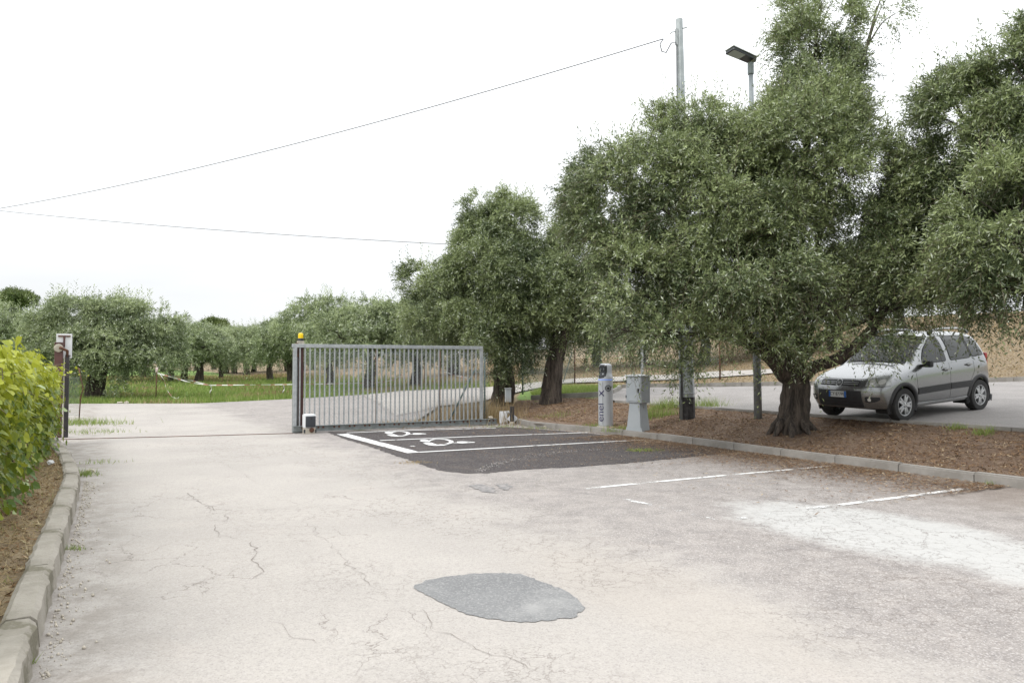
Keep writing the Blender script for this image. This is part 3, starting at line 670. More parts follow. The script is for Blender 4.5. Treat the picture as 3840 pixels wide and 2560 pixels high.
# the wide olive across the road
dx_, dy_ = G(352, 1492)
tree('olive_tree', 'wide spreading olive tree with stout trunk across the road by the tape stake', 'tree', (dx_, dy_, gz_at(dx_, dy_)), .34, [D(358, 1440, dy_), D(372, 1395, dy_), D(385, 1360, dy_)],
     LB([(330, 1200, 150, 95, dy_), (480, 1230, 150, 85, dy_), (230, 1260, 130, 100, dy_ + .5), (600, 1270, 80, 75, dy_ + .4), (400, 1310, 190, 80, dy_ - .6), (560, 1330, 110, 70, dy_ - .4), (230, 1350, 110, 80, dy_ - .4), (420, 1400, 60, 60, dy_ - 1.2), (130, 1270, 80, 80, dy_ + .6), (640, 1200, 45, 50, dy_ + .6)]),
     7500, 41, L=.5, K=14, ll=.14, lw=.038, mat='olive_hazed', k=.8, n=18)
# three kinds of smaller olive, copied about the grove with their trunks and crowns
def proto(seed, spread, h):
    g = random.Random(seed); lob = []
    for i in range(8):
        a = i / 8 * 6.28 + g.uniform(-.3, .3); r = spread * g.uniform(.35, .75); lob.append(((math.cos(a) * r, math.sin(a) * r, h * g.uniform(.44, .74)), (spread * g.uniform(.38, .55), spread * g.uniform(.38, .55), h * g.uniform(.16, .25))))
    lob.append(((0, 0, h * .78), (spread * .5, spread * .5, h * .20)))
    o = tree('olive_tree', 'x', 'tree', (0, 0, 0), .22, [(0.05, 0, .6), (.1, .05, 1.0), (.05, .1, 1.35)], lob, 2800, seed, L=.45, K=13, ll=.16, lw=.048, mat='olive_hazed', k=.8, n=12)
    return o
protos = [proto(51, 2.5, 4.6), proto(53, 2.2, 4.3), proto(57, 2.9, 5.0)]
used = [False] * 3
def plant(i, x, y, sc, rz, label, group=None, wide=1.0, cat='tree'):
    src = protos[i]
    if not used[i]: o = src; used[i] = True
    else:
        o = src.copy(); C.objects.link(o)
        for ch in src.children: c = ch.copy(); C.objects.link(c); c.parent = o
    o.location = (x, y, gz_at(x, y) - .03); o.rotation_euler = (0, 0, rz); o.scale = (sc * wide, sc * wide, sc)
    tag(o, label, cat, group)
    if not group and 'group' in o: del o['group']
    return o
def plant_px(i, bxp, byp, toppx, rz, label, wide=1.0, group=None):
    x, y = G(bxp, byp); hgt = (byp - toppx) * mpp(y); hh = (4.6, 4.3, 5.0)[i]
    return plant(i, x, y, hgt / hh, rz, label, group, wide)
plant_px(0, 745, 1432, 1215, .4, 'small olive tree with low forked trunk beside the sagging tape', 1.15)
plant_px(1, 925, 1404, 1225, 1.9, 'olive tree with straight trunk in the grove before the dry strip', 1.1)
plant_px(2, 1012, 1425, 1200, 4.0, 'olive tree with thick short trunk standing in green grass left of the gate', 1.0)
plant_px(1, 1092, 1432, 1205, 3.1, 'olive tree with leaning trunk just behind the gate post', 1.05)
plant_px(0, 1385, 1462, 1125, 5.2, 'olive tree behind the gate with white tape tied round its trunk', 1.1)
plant_px(2, 1240, 1445, 1118, 2.2, 'tall olive tree behind the orange gate lamp', .85)
plant_px(1, 1560, 1452, 1140, .9, 'olive tree behind the middle of the gate', 1.1)
plant_px(0, 880, 1400, 1235, 2.7, 'slender olive tree seen over the low tape', 1.1)
plant_px(2, 20, 1470, 1140, 1.0, 'olive tree behind the vine hedge, its trunk hidden', 1.0)
plant_px(2, 2415, 1372, 1100, 3.0, 'dark olive tree beyond the zinc fence post', 1.2)
rows = 'olive trees in the far rows of the grove'
g = random.Random(4)
for px_ in range(-60, 1500, 112):
    y = g.uniform(74, 104); x = (px_ + g.uniform(-25, 25) - 1920) / F * y
    plant(g.randrange(3), x, y, g.uniform(.8, 1.25), g.uniform(0, 6.28), 'olive tree in the far row closing the grove', rows, 1.15)
for px_ in (540, 640, 470, 690, 830, 1130):
    y = g.uniform(50, 66); x = (px_ - 1920) / F * y
    plant(g.randrange(3), x, y, g.uniform(.78, .95), g.uniform(0, 6.28), 'olive tree half hidden in the middle rows of the grove', 'olive trees in the middle rows of the grove', .95)
for px_, y, wh in ((1700, 46, 'behind the end of the gate'), (1980, 42, 'behind the pointed olive crown'), (2240, 47, 'behind the charging column'), (2640, 40, 'behind the utility pole'), (2880, 44, 'behind the street lamp'), (3130, 38, 'behind the gnarled trunk'), (3380, 47, 'behind the windscreen of the car'), (3620, 52, 'behind the tail of the car')):
    x = (px_ - 1920) / F * y
    plant(g.randrange(3), x, y, g.uniform(.95, 1.2), g.uniform(0, 6.28), 'olive tree on the dry slope ' + wh, 'olive trees on the dry slope', 1.15)
# umbrella pines and a round tree far behind
def far_tree(label, px, py, rx, ry, depth, seed):
    c = D(px, py, depth); b0 = gz_at(c.x, c.y); m = mpp(depth); r = random.Random(seed)
    lob = [((c.x + r.uniform(-.6, .6) * rx * m, c.y + r.uniform(-.4, .4) * rx * m, c.z + r.uniform(-.35, .35) * ry * m), (rx * m * r.uniform(.4, .6), rx * m * .5, ry * m * r.uniform(.5, .7))) for _ in range(9)]
    tree('pine_tree', label, 'tree', (c.x, c.y, b0), .3, [(c.x, c.y, b0 + 2), (c.x + .3, c.y, c.z - ry * m * .6)], lob, 2600, seed, L=.5, K=10, ll=.26, lw=.10, mat='pine', k=.6, up=.6, droop=.1, gap=-.6)
far_tree('dark umbrella pine with domed crown rising behind the left olives', 70, 1122, 80, 38, 125, 61)
far_tree('second umbrella pine beside the domed one, mostly out of frame', -12, 1135, 42, 32, 128, 67)
far_tree('small round-topped tree standing above the far olive rows', 803, 1222, 42, 24, 120, 73)

# ------------------------------------------------------------------ the sliding gate and what stands round it
g0 = np.array(G(1098, 1624)); g1 = np.array(G(1860, 1592)); gd = (g1 - g0) / np.linalg.norm(g1 - g0); gl = float(np.linalg.norm(g1 - g0)); gang = math.atan2(gd[1], gd[0])
def along_px(px):      # distance along the gate line under an image column
    k = (px - 1920) / F
    return float((k * g0[1] - g0[0]) / (gd[0] - k * gd[1]))
gate = empty('sliding_gate', (g0[0], g0[1], 0), gang, label='grey galvanised sliding gate with upright bars standing open on its rail', cat='gate')
e_end = along_px(1805); top = 1.885
MB().box((.035, 0, (top + .16) / 2), (.07, .06, top - .16)).build('end_post', M['zinc'], gate)
MB().box((e_end, 0, (top + .16) / 2), (.07, .06, top - .16)).build('end_post', M['zinc'], gate)
MB().box(((e_end) / 2, 0, top + .04), (e_end + .07, .062, .08), bev=.006).build('top_rail', M['zinc'], gate)
br = MB().box((gl / 2, 0, .095), (gl, .075, .125), bev=.006); br.box((gl / 2, -.05, .15), (gl, .03, .012)); br.box((gl / 2, -.05, .035), (gl, .03, .012))
bro = br.build('bottom_rail', M['zinc_dull'], gate)
for i in range(14):
    for dd_ in (-.055, .055):
        MB().box((.25 + i * (gl - .4) / 13 + dd_, -.045, .115), (.04, .02, .04), bev=.004).build('roller_bracket', M['rust'], bro)
barm = bpy.data.meshes.new('bar'); tmp = MB().box((0, 0, 0), (.028, .028, top - .155)); barm.from_pydata([tuple(v) for v in tmp.v], [], tmp.f); barm.materials.append(M['zinc'])
a0 = along_px(1125); a1 = along_px(1785)
for i in range(40):
    o = link(bpy.data.objects.new('bar', barm), gate); o.location = (a0 + (a1 - a0) * i / 39, .002, (top + .155) / 2)
def gate_pt(px, off=0.0): p = g0 + gd * along_px(px) + np.array((-gd[1], gd[0])) * off; return float(p[0]), float(p[1])
# brown gate post behind the gate, with the flashing lamp on top
x, y = gate_pt(1133, .16); pp = empty('gate_post', (x, y, -.02), gang, label='brown square steel post behind the left end of the gate', cat='post')
MB().box((0, 0, 1.0), (.12, .10, 2.0), bev=.008).build('shaft', M['brown'], pp); MB().box((-.005, -.01, 1.985), (.14, .12, .14), bev=.008).build('head_plate', M['beige'], pp)
MB().box((-.09, -.05, 1.93), (.06, .05, .16), bev=.01).build('roller_guide', M['rust'], pp); MB().box((0, -.052, .82), (.10, .006, .02)).build('seam', M['rust'], pp)
lp = empty('gate_lamp', (x, y, 2.035), gang, label='yellow flashing lamp on a black base above the gate post', cat='lamp')
MB().lathe([(.058, 0), (.062, .01), (.062, .05), (.055, .06)], 24).build('base', M['plastic_dark'], lp, auto=30)
MB().lathe([(.057, .061), (.057, .12), (.054, .155), (.042, .175), (.02, .182), (.001, .183)], 24).build('lens', M['yellow'], lp, auto=40)
x, y = gate_pt(1112, .12); gp = empty('guide_post', (x, y, -.02), gang, label='grey steel guide beam between gate end and brown post', cat='post')
MB().box((0, 0, .97), (.10, .012, 1.94)).box((-.045, 0, .97), (.012, .1, 1.93)).box((.045, 0, .97), (.012, .1, 1.93)).build('beam', M['zinc_dull'], gp); MB().box((0, -.05, 1.78), (.12, .02, .16)).build('plate', M['rust'], gp)
# gate motor in front of the rail
x, y = gate_pt(1153, -.22); mo = empty('gate_motor', (x, y, 0), gang, label='small white and dark grey gate motor on a concrete foot by the rail', cat='motor')
MB().box((0, 0, .06), (.24, .22, .13), bev=.012).build('concrete_foot', M['beige'], mo)
MB().lathe([(.05, -.005), (.055, .012), (.02, .016)], 20, (.03, -.112, .085), Matrix.Rotation(math.pi / 2, 3, 'X')).build('drive_wheel', M['rust'], mo)
MB().box((0, .01, .275), (.255, .22, .30), bev=.03).build('housing', M['white'], mo, auto=40)
cv = MB().box((.008, -.108, .265), (.215, .03, .24), bev=.012).build('front_cover', M['plastic_dark'], mo, auto=40)
MB().lathe([(.02, 0), (.022, .004), (.012, .006)], 16, (.02, -.123, .335), Matrix.Rotation(math.pi / 2, 3, 'X')).build('lock', M['black'], cv)
for dx in (-.12, .12): MB().box((dx, -.09, .06), (.035, .05, .08), bev=.01).build('bolt_cap', M['plastic_dark'], mo)

# ---- chain-link fences
def chain(name, p0, p1, h, pitch, mat, parent, zb=None, wr=.0026, sag=0.0):
    """diamond mesh between two ground points; joined because single wires are too thin to tell apart"""
    A = Vector((*p0, gz_at(*p0) if zb is None else zb)); B = Vector((*p1, gz_at(*p1) if zb is None else zb)); Lh = (B - A).length; ux = (B - A) / Lh; nn = Vector((-ux.y, ux.x, 0)).normalized()
    v = []; f = []
    def seg(a, b):
        n0 = len(v); d = (b - a).normalized(); s1 = d.cross(nn).normalized() * wr; s2 = nn * wr
        for q in (a, b): v.extend([q + s1, q - s1 * .5 + s2, q - s1 * .5 - s2])
        f.extend([(n0, n0 + 1, n0 + 4, n0 + 3), (n0 + 1, n0 + 2, n0 + 5, n0 + 4), (n0 + 2, n0, n0 + 3, n0 + 5)])
    n = int((Lh + h) / pitch)
    for i in range(n + 1):
        s0 = i * pitch
        for sg in (1, -1):
            xa, za = (s0, 0.0); xb, zb_ = (s0 - h, h)
            if xa > Lh: za += xa - Lh; xa = Lh
            if xb < 0: zb_ += xb; xb = 0.0
            if zb_ - za < .02: continue
            if sg < 0: xa, xb = Lh - xa, Lh - xb
            seg(A + ux * xa + Vector((0, 0, za + .04)) + nn * .004 * sg, A + ux * xb + Vector((0, 0, zb_ + .04)) + nn * .004 * sg)
    for z in (.06, h * .5, h): seg(A + Vector((0, 0, z)) + nn * .012, B + Vector((0, 0, z)) + nn * .012)
    o = mesh(name, v, f, mat, parent); o['kind'] = 'stuff'; return o
def post(mb, x, y, h, r, lean=(0, 0), z=None):
    z = gz_at(x, y) if z is None else z; mb.tube([(x, y, z - .1), (x + lean[0], y + lean[1], z + h)], r, 10); return mb
f0 = gate_pt(1150, .42); f1 = gate_pt(1860, .45); f2 = gate_pt(1900, .6)
cf = empty('chain_link_fence', (0, 0, 0), label='thin wire mesh fence standing close behind the gate', cat='fence')
chain('wire_mesh', f0, f1, 1.78, .075, M['wire_grey'], cf, 0.0)
for px in (1433, 1675): x, y = gate_pt(px, .43); post(MB(), x, y, 1.85, .017, z=0).build('post', M['rust'], cf, True)
x, y = gate_pt(1815, .45); x2, y2 = gate_pt(1700, .45); MB().tube([(x, y, 1.45), (x2, y2, -.05)], .022, 8).build('brace', M['green_steel'], cf, True)
x, y = gate_pt(1850, .5); post(MB(), x, y, 1.7, .025, z=0).build('post', M['green_steel'], cf, True)
ff = empty('chain_link_fence', (0, 0, 0), label='green wire mesh fence below the dirt road beyond the charging column', cat='fence')
FP = [G(1960, 1475), G(2155, 1437), G(2408, 1428), G(2700, 1420)]
for a_, c_ in zip(FP[:-1], FP[1:]): chain('wire_mesh', a_, c_, 1.5, .11, M['wire'], ff, None, .0045)
post(MB(), *FP[1], 1.5, .03).build('post', M['rust'], ff, True)
x, y = FP[2]; MB().box((x, y, gz_at(x, y) + .75), (.10, .06, 1.8), bev=.006).build('post', M['zinc'], ff)
x, y = G(2425, 1420); post(MB(), x, y, 1.3, .018).build('post', M['rust'], ff, True)
post(MB(), *FP[3], 1.5, .03).build('post', M['rust'], ff, True); post(MB(), *FP[0], 1.5, .03).build('post', M['green_steel'], ff, True)
x, y = G(2112, 1433); MB().tube([(x, y, gz_at(x, y)), (FP[1][0] - .1, FP[1][1] + .05, gz_at(*FP[1]) + 1.25)], .022, 8).build('brace', M['green_steel'], ff, True)
x, y = G(2270, 1434); tp = D(2172, 1348, y); MB().tube([(x, y, gz_at(x, y) - .05), D(2245, 1412, y), D(2205, 1385, y), tp], [.022, .02, .02, .018], 7).build('bent_stake', M['twig'], ff, True)
lf = empty('chain_link_fence', (0, 0, 0), label='short slack piece of wire mesh on a leaning stake by the vine', cat='fence')
q1 = G(296, 1578); q0 = (q1[0] - .42, q1[1] - .1); chain('wire_mesh', q0, q1, 1.05, .055, M['wire'], lf, .1, .0022)
MB().tube([(q1[0], q1[1], -.02), D(302, 1490, q1[1] + .1), D(312, 1458, q1[1]), D(295, 1378, q1[1])], .016, 7).build('leaning_stake', M['rust'], lf, True)
x, y = q0; MB().tube([(x, y, -.05), (x, y, 1.5)], .02, 8).build('post', M['green_steel'], lf, True)

# ---- strike post at the left of the entrance
x, y = G(219, 1640); sp_ = empty('strike_post', (x, y, 0), R(26), label='brown steel post with black pipe and worn paint beside the vine hedge', cat='post')
MB().box((-.02, 0, .98), (.15, .12, 1.98), bev=.008).build('shaft', M['brown'], sp_)
MB().box((.085, -.03, .83), (.018, .05, 1.66)).build('pale_edge', M['beige'], sp_)
MB().box((.135, -.02, .85), (.075, .09, 1.72), bev=.01).build('catch_channel', M['black'], sp_)
MB().lathe([(.085, 0), (.085, .012), (.06, .02)], 24, (-.02, -.075, 1.85), Matrix.Rotation(math.pi / 2, 3, 'X')).build('disc', M['beige'], sp_)
MB().tube([(0, -.10, 1.86), (.05, -.11, 1.84), (.10, -.09, 1.81), (.135, -.06, 1.80), (.135, -.04, 1.66)], .028, 10).build('pipe_elbow', M['rust'], sp_, True)
x2, y2 = G(232, 1640); bd = empty('notice_board', (x + .0, y + .14, 0), R(28), label='blank white rear of a notice board above the brown post', cat='sign')
zb0, zb1 = D(0, 1342, y).z, D(0, 1250, y).z; wb = 52 * mpp(y)
MB().box((.0, 0, (zb0 + zb1) / 2), (wb, .008, zb1 - zb0), bev=.003).build('panel', M['white'], bd)
MB().box((.0, -.02, zb1 - .05), (wb * .78, .03, .025)).build('crossbar', M['rust'], bd)
MB().box((.0, -.022, zb1 - .16), (.035, .03, .24)).build('upright', M['brown'], bd)
for sx in (-1, 1): MB().box((.0 + sx * wb * .38, -.015, zb0 + .05), (.02, .03, .02)).build('clip', M['rust'], bd)

# ---- bits at the right end of the gate
x, y = G(1905, 1572); mbx = empty('meter_box', (x, y, -.05), R(12), label='small grey meter box with lid on a wooden stake by the gate end', cat='box')
MB().box((0, .07, .38), (.06, .05, .85)).build('stake', M['twig'], mbx)
zc = D(0, 1482, y).z + .05; MB().box((0, 0, zc), (.155, .10, .36), bev=.006).build('case', M['plastic_grey'], mbx); MB().box((0, -.005, zc + .19), (.185, .135, .018), bev=.004).build('lid', M['plastic_grey'], mbx); MB().box((-.012, -.053, zc - .005), (.115, .006, .33), bev=.002).build('door', M['cabinet'], mbx)
x, y = G(1888, 1588); wbd = empty('white_board', (x, y, 0), R(8), label='blank white panel leaning below the grey meter box', cat='panel')
m_ = mpp(y); MB().box((0, .03, .165), (30 * m_, .008, 45 * m_), Matrix.Rotation(R(-8), 3, 'X'), bev=.002).build('sheet', M['white'], wbd)
x, y = G(1920, 1592); bp = empty('short_post', (x, y, 0), R(10), label='short black plastic post standing in front of a white diamond', cat='post')
MB().box((0, 0, .23), (.095, .08, .46), bev=.008).build('shaft', M['black'], bp); MB().box((0, 0, .03), (.12, .11, .10), bev=.02).build('concrete_foot', M['beige'], bp)
dm = empty('white_diamond', (x + .01, y + .07, .15), 0, label='white diamond-shaped plate tilted behind the short black post', cat='sign')
MB().box((0, 0, 0), (.20, .008, .20), Matrix.Rotation(R(40), 3, 'Y') , bev=.002).build('plate', M['white'], dm)
def lump(name, label, cat, loc, sz, mat, seed, group=None):
    bm = bmesh.new(); bmesh.ops.create_icosphere(bm, subdivisions=2, radius=1); r = random.Random(seed)
    for v in bm.verts: v.co *= r.uniform(.72, 1.15)
    bmesh.ops.scale(bm, vec=sz, verts=bm.verts); me = bpy.data.meshes.new(name); bm.to_mesh(me); bm.free(); me.materials.append(mat)
    o = link(bpy.data.objects.new(name, me)); o.location = loc; o.rotation_euler = (0, 0, r.uniform(0, 6)); return tag(o, label, cat, group)
x, y = G(1903, 1545, .3); lump('plastic_bag', 'crumpled clear plastic bag caught behind the white panel', 'bag', tuple(D(1904, 1546, G(1888, 1588)[1] + .10)), (.07, .035, .05), M['bag'], 3)
x, y = G(1845, 1582, .16); lump('rubble', 'pale lump of rubble lying on the end of the gate rail', 'stone', (*gate_pt(1840, 0), .19), (.10, .04, .03), M['stone'], 5)
x, y = G(190, 1742, .12); lump('litter', 'scrap of white paper lying on the soil under the vine', 'litter', (x, y, lz(x, y) + .03), (.08, .05, .04), M['white'], 8)
x, y = GB(2047, 1602); lump('stone', 'pale stone lying against the kerb before the charging column', 'stone', (*G(2047, 1606), .03), (.09, .05, .045), M['stone'], 9)
for i, (a_, c_, sz) in enumerate(((338, 1769, .06), (475, 1512, .12), (450, 1512, .1))):
    x, y = G(a_, c_); lump('stone', ('pale stone lying on the driveway near the bend of the old kerb', 'pale stone at the grass edge across the road', 'pale stone at the grass edge across the road')[i], 'stone', (x, y, sz * .3), (sz, sz * .7, sz * .45), M['stone'], 20 + i, None if i == 0 else 'stones at the grass edge')

# ------------------------------------------------------------------ charging column
def text_mesh(txt, size, depth=.001):
    cu = bpy.data.curves.new('t', 'FONT'); cu.body = txt; cu.size = size; cu.align_x = 'CENTER'; cu.align_y = 'CENTER'; cu.extrude = depth
    o = bpy.data.objects.new('t', cu); C.objects.link(o); dg = bpy.context.evaluated_depsgraph_get(); me = bpy.data.meshes.new_from_object(o.evaluated_get(dg)); bpy.data.objects.remove(o)
    bm = bmesh.new(); bm.from_mesh(me); bmesh.ops.triangulate(bm, faces=bm.faces); bmesh.ops.subdivide_edges(bm, edges=[e for e in bm.edges if e.calc_length() > size * .2], cuts=2); bm.to_mesh(me); bm.free(); return me
def bvh_of(o): me = o.data; return BVHTree.FromPolygons([v.co.copy() for v in me.vertices], [tuple(p.vertices) for p in me.polygons])
def decal(name, bvh, poly, to3, dirv, eps, mat, parent, step=.03, back=.004):
    """a thin shaped plate laid on a curved body: outline in a plane, pushed onto the surface"""
    v, f = cdt(dense(poly, step), step); n = len(v); P = []; Q = []
    dv = Vector(dirv).normalized()
    for a_ in v:
        o = Vector(to3(*a_)); hit = bvh.ray_cast(o, dv)
        if hit[0] is None:
            nr = bvh.find_nearest(o); l, nn = nr[0], nr[1]
        else: l, nn = hit[0], hit[1]
        if nn.dot(dv) > 0: nn = -nn
        P.append(l + nn * eps); Q.append(l - nn * back)
    k = len(dense(poly, step)); fs = list(f)
    # find boundary
    cnt = {}
    for q in f:
        for i in range(len(q)): e = (q[i], q[(i + 1) % len(q)]); cnt[tuple(sorted(e))] = cnt.get(tuple(sorted(e)), 0) + 1
    for e, c_ in cnt.items():
        if c_ == 1: fs.append((e[0], e[1], e[1] + n, e[0] + n))
    return mesh(name, P + Q, fs, mat, parent, False)
cx_, cy_ = G(2275, 1597, .12); cy_ += .17; yaw = math.atan2(-U[1], -U[0]) + R(16)          # local +X looks at the bays
ch = empty('charging_column', (cx_, cy_, .10), yaw, label='silver electric charging column with black screen and violet lettering', cat='charger')
MB().lathe([(.20, -.06), (.20, .03), (.18, .035)], 28).build('concrete_foot', M['beige'], ch, auto=30)
MB().lathe([(.155, .035), (.155, .05), (.163, .052), (.163, 1.057), (.160, 1.06)], 40).build('body', M['column'], ch, auto=30)
MB().lathe([(.161, 1.0605), (.1645, 1.063), (.1645, 1.080), (.161, 1.0825)], 40).build('light_ring', M['blue_light'], ch, auto=30)
hv = []; hf = []; N = 40
for z, hx, hy, ex in ((1.083, .163, .163, 2), (1.11, .163, .163, 2), (1.14, .158, .156, 2.1), (1.17, .145, .142, 2.4), (1.21, .128, .128, 3), (1.25, .121, .124, 3.5), (1.37, .118, .122, 3.8), (1.40, .112, .116, 3.6), (1.42, .098, .10, 3.2), (1.43, .07, .07, 2.6), (1.433, .01, .01, 2)):
    for k_ in range(N):
        a_ = 2 * math.pi * k_ / N; c_, s__ = math.cos(a_), math.sin(a_); hv.append((math.copysign(abs(c_) ** (2 / ex), c_) * hx, math.copysign(abs(s__) ** (2 / ex), s__) * hy, z))
for i in range(10):
    for k_ in range(N): k2 = (k_ + 1) % N; hf.append((i * N + k_, i * N + k2, (i + 1) * N + k2, (i + 1) * N + k_))
head = mesh('head', hv, hf, M['column'], ch, True); hb = bvh_of(head)
scr = decal('screen', hb, [(-.06, 1.10), (-.045, 1.10), (.06, 1.115), (.10, 1.16), (.108, 1.25), (.108, 1.37), (.085, 1.405), (-.085, 1.405), (-.108, 1.37), (-.108, 1.25), (-.10, 1.16)], lambda a_, z: (.4, a_, z), (-1, 0, 0), .003, M['screen'], ch)
for yy, zz in ((-.04, 1.31), (.04, 1.31)): decal('button_mark', hb, [(yy + .017 * math.cos(t), zz + .022 * math.sin(t)) for t in np.arange(0, 6.28, .5)], lambda a_, z: (.4, a_, z), (-1, 0, 0), .005, M['screen_mark'], scr)
decal('reader_mark', hb, [(.03 + .016 * math.cos(t), 1.20 + .016 * math.sin(t)) for t in np.arange(0, 6.28, .5)], lambda a_, z: (.4, a_, z), (-1, 0, 0), .005, M['plastic_grey'], scr)
decal('reader_line', hb, [(-.08, 1.212), (.0, 1.212), (.0, 1.207), (-.08, 1.207)], lambda a_, z: (.4, a_, z), (-1, 0, 0), .005, M['screen_mark'], scr)
# socket on the side
sa = R(58); rot = Matrix.Rotation(sa, 3, 'Z') @ Matrix.Rotation(math.pi / 2, 3, 'Y'); dirs_ = Vector((math.cos(sa), math.sin(sa), 0))
so = MB().lathe([(.070, -.02), (.070, .012), (.062, .016), (.055, .004), (.05, -.015)], 28, dirs_ * .158 + Vector((0, 0, .885)), rot).build('socket', M['plastic_dark'], ch, auto=30)
MB().lathe([(.03, -.01), (.03, .008), (.02, .01)], 18, dirs_ * .158 + Vector((0, 0, .88)), rot).build('plug_face', M['black'], so, auto=30)
MB().lathe([(.009, 0), (.009, .008)], 12, dirs_ * .160 + Vector((0, 0, .985)), rot).build('led', M['white'], ch)
# lettering, running up the column
def wrap_text(txt, size, z0, name, a0=0.0):
    me = text_mesh(txt, size)
    for v in me.vertices:
        xx, yy = v.co.x, v.co.y; an = a0 - yy / .1655                # reads upwards: text x becomes height
        v.co = Vector((math.cos(an) * .1655, math.sin(an) * .1655, z0 + xx))
    me.materials.clear(); me.materials.append(M['ink']); return link(bpy.data.objects.new(name, me), ch)
wrap_text('enel', .25, .345, 'lettering', R(-5)); wrap_text('x', .29, .77, 'lettering', R(-5))
MB().box((.163, 0.045, .55), (.004, .003, .95)).build('panel_seam', M['plastic_dark'], ch)

# ------------------------------------------------------------------ electrical cabinet on its pedestal
x, y = G(2380, 1616, .12); x += .10; y += .16
cb = empty('electrical_cabinet', (x, y, .09), math.atan2(V[1], V[0]) + math.pi, label='grey electrical cabinet with black handle on a flared pedestal at the kerb', cat='cabinet')
# local x runs along the door, local -y looks at the bays
z0, z1 = .62, 1.17
MB().box((0, 0, (z0 + z1) / 2), (.50, .235, z1 - z0), bev=.008).build('case', M['cabinet'], cb)
rf = MB(); rf.add([(-.275, -.145, z1), (.275, -.145, z1), (.275, .145, z1), (-.275, .145, z1), (-.27, -.14, z1 + .025), (.27, -.14, z1 + .025), (.27, .14, z1 + .025), (-.27, .14, z1 + .025), (-.1, 0, z1 + .045), (.1, 0, z1 + .045)],
    [(0, 1, 5, 4), (1, 2, 6, 5), (2, 3, 7, 6), (3, 0, 4, 7), (4, 5, 9, 8), (6, 7, 8, 9), (5, 6, 9), (7, 4, 8), (3, 2, 1, 0)]); rf.build('roof', M['plastic_grey'], cb)
dr_ = MB().box((0, -.121, (z0 + z1) / 2), (.45, .012, z1 - z0 - .06), bev=.004).build('door', M['cabinet'], cb)
MB().lathe([(.022, 0), (.024, .014), (.018, .02)], 16, (.175, -.127, .90), Matrix.Rotation(math.pi / 2, 3, 'X')).box((.175, -.142, .865), (.022, .014, .075), bev=.005).build('handle', M['black'], dr_)
MB().box((.17, -.1285, .668), (.05, .003, .016)).build('label_plate', M['white'], dr_)
for zz in (.74, 1.05): MB().box((-.245, -.122, zz), (.02, .02, .06), bev=.004).build('hinge', M['plastic_dark'], cb)
pd = MB()
def frus(s0, s1, zz0, zz1, y0, y1): return [(-s0, -y0, zz0), (s0, -y0, zz0), (s0, y0, zz0), (-s0, y0, zz0), (-s1, -y1, zz1), (s1, -y1, zz1), (s1, y1, zz1), (-s1, y1, zz1)]
bf = [(0, 1, 5, 4), (1, 2, 6, 5), (2, 3, 7, 6), (3, 0, 4, 7), (4, 5, 6, 7), (3, 2, 1, 0)]
pd.add(frus(.235, .165, .0, .60, .125, .095), bf).add(frus(.165, .185, .601, .618, .095, .105), bf)
pd.build('pedestal', M['cabinet'], cb)
for sx in (-1, 1):
    pg_ = MB().add([(sx * .232, -.12, 0), (sx * .30, -.12, -.02), (sx * .218, -.12, .12), (sx * .232, -.10, 0), (sx * .30, -.10, -.02), (sx * .218, -.10, .12)], [(0, 1, 2), (5, 4, 3), (0, 3, 4, 1), (1, 4, 5, 2), (2, 5, 3, 0)]); pg_.build('gusset', M['plastic_grey'], cb)

# ------------------------------------------------------------------ utility pole, lamp and wires
x, y = GB(2585, 1575); y += .18; pz = gz_at(x, y, bedz)
up_ = empty('utility_pole', (x, y, pz), R(10), label='tall faceted zinc utility pole with black painted foot', cat='pole')
zt = D(0, 75, y).z - pz; lean = D(2546, 75, y).x - x
MB().tube([(0, 0, -.2), (lean * .052, 0, zt * .052)], [.172, .169], 8).build('foot', M['tar'], up_)
MB().tube([(lean * .0522, 0, zt * .0522), (lean, 0, zt)], [.167, .074], 8).build('shaft', M['pole'], up_)
MB().tube([(-.16, -.08, -.2), (-.16 + lean * .3, -.075, zt * .3)], .032, 10).build('cable_duct', M['lamp_pole'], up_, True)
MB().lathe([(.172, 0), (.174, .005), (.174, .02), (.172, .025)], 16, (lean * .06, 0, zt * .060)).build('strap', M['zinc'], up_)
MB().box((lean - .085, -.04, zt - .42), (.05, .05, .36)).box((lean - .05, -.02, zt - .3), (.09, .03, .03)).build('bracket', M['zinc'], up_)
MB().tube([(lean - .1, -.05, zt - .30), (lean - .2, -.06, zt - .33), (lean - .24, -.06, zt - .37)], .011, 8).build('hook', M['zinc'], up_, True)
MB().tube([(lean + .06, -.05, zt - .22), (lean + .15, -.06, zt - .2)], .012, 8).build('bolt', M['zinc_dull'], up_)
clamp = Vector((x, y, pz)) + Matrix.Rotation(R(10), 3, 'Z') @ Vector((lean - .40, -.07, zt - .50))
MB().tube([(lean - .40, -.07, zt - .50), (lean - .48, -.07, zt - .62), (lean - .44, -.07, zt - .78), (lean - .34, -.07, zt - .80), (lean - .22, -.07, zt - .58), (lean - .12, -.07, zt - .55), (lean - .09, -.07, zt - .66), (lean - .10, -.09, zt - 2), (lean * .7 - .13, -.09, zt * .7), (-.17, -.11, .4)], .012, 6).build('drop_cable', M['cable'], up_, True)
def wire(name, label, a_, c_, sag, r=.011):
    a_, c_ = Vector(a_), Vector(c_); pts = []
    for i in range(41): t = i / 40; q = a_.lerp(c_, t); q.z -= sag * 4 * t * (1 - t); pts.append(q)
    return tag(MB().tube(pts, r, 6).build(name, M['cable'], None, True), label, 'cable')
wire('overhead_cable', 'overhead cable strung from the utility pole down across the sky', clamp, D(-420, 838, 34), .6, .011)
wire('overhead_cable', 'lower overhead cable running from the olive crown across the sky', D(-420, 742, 34), D(1980, 930, 24), .25, .010)
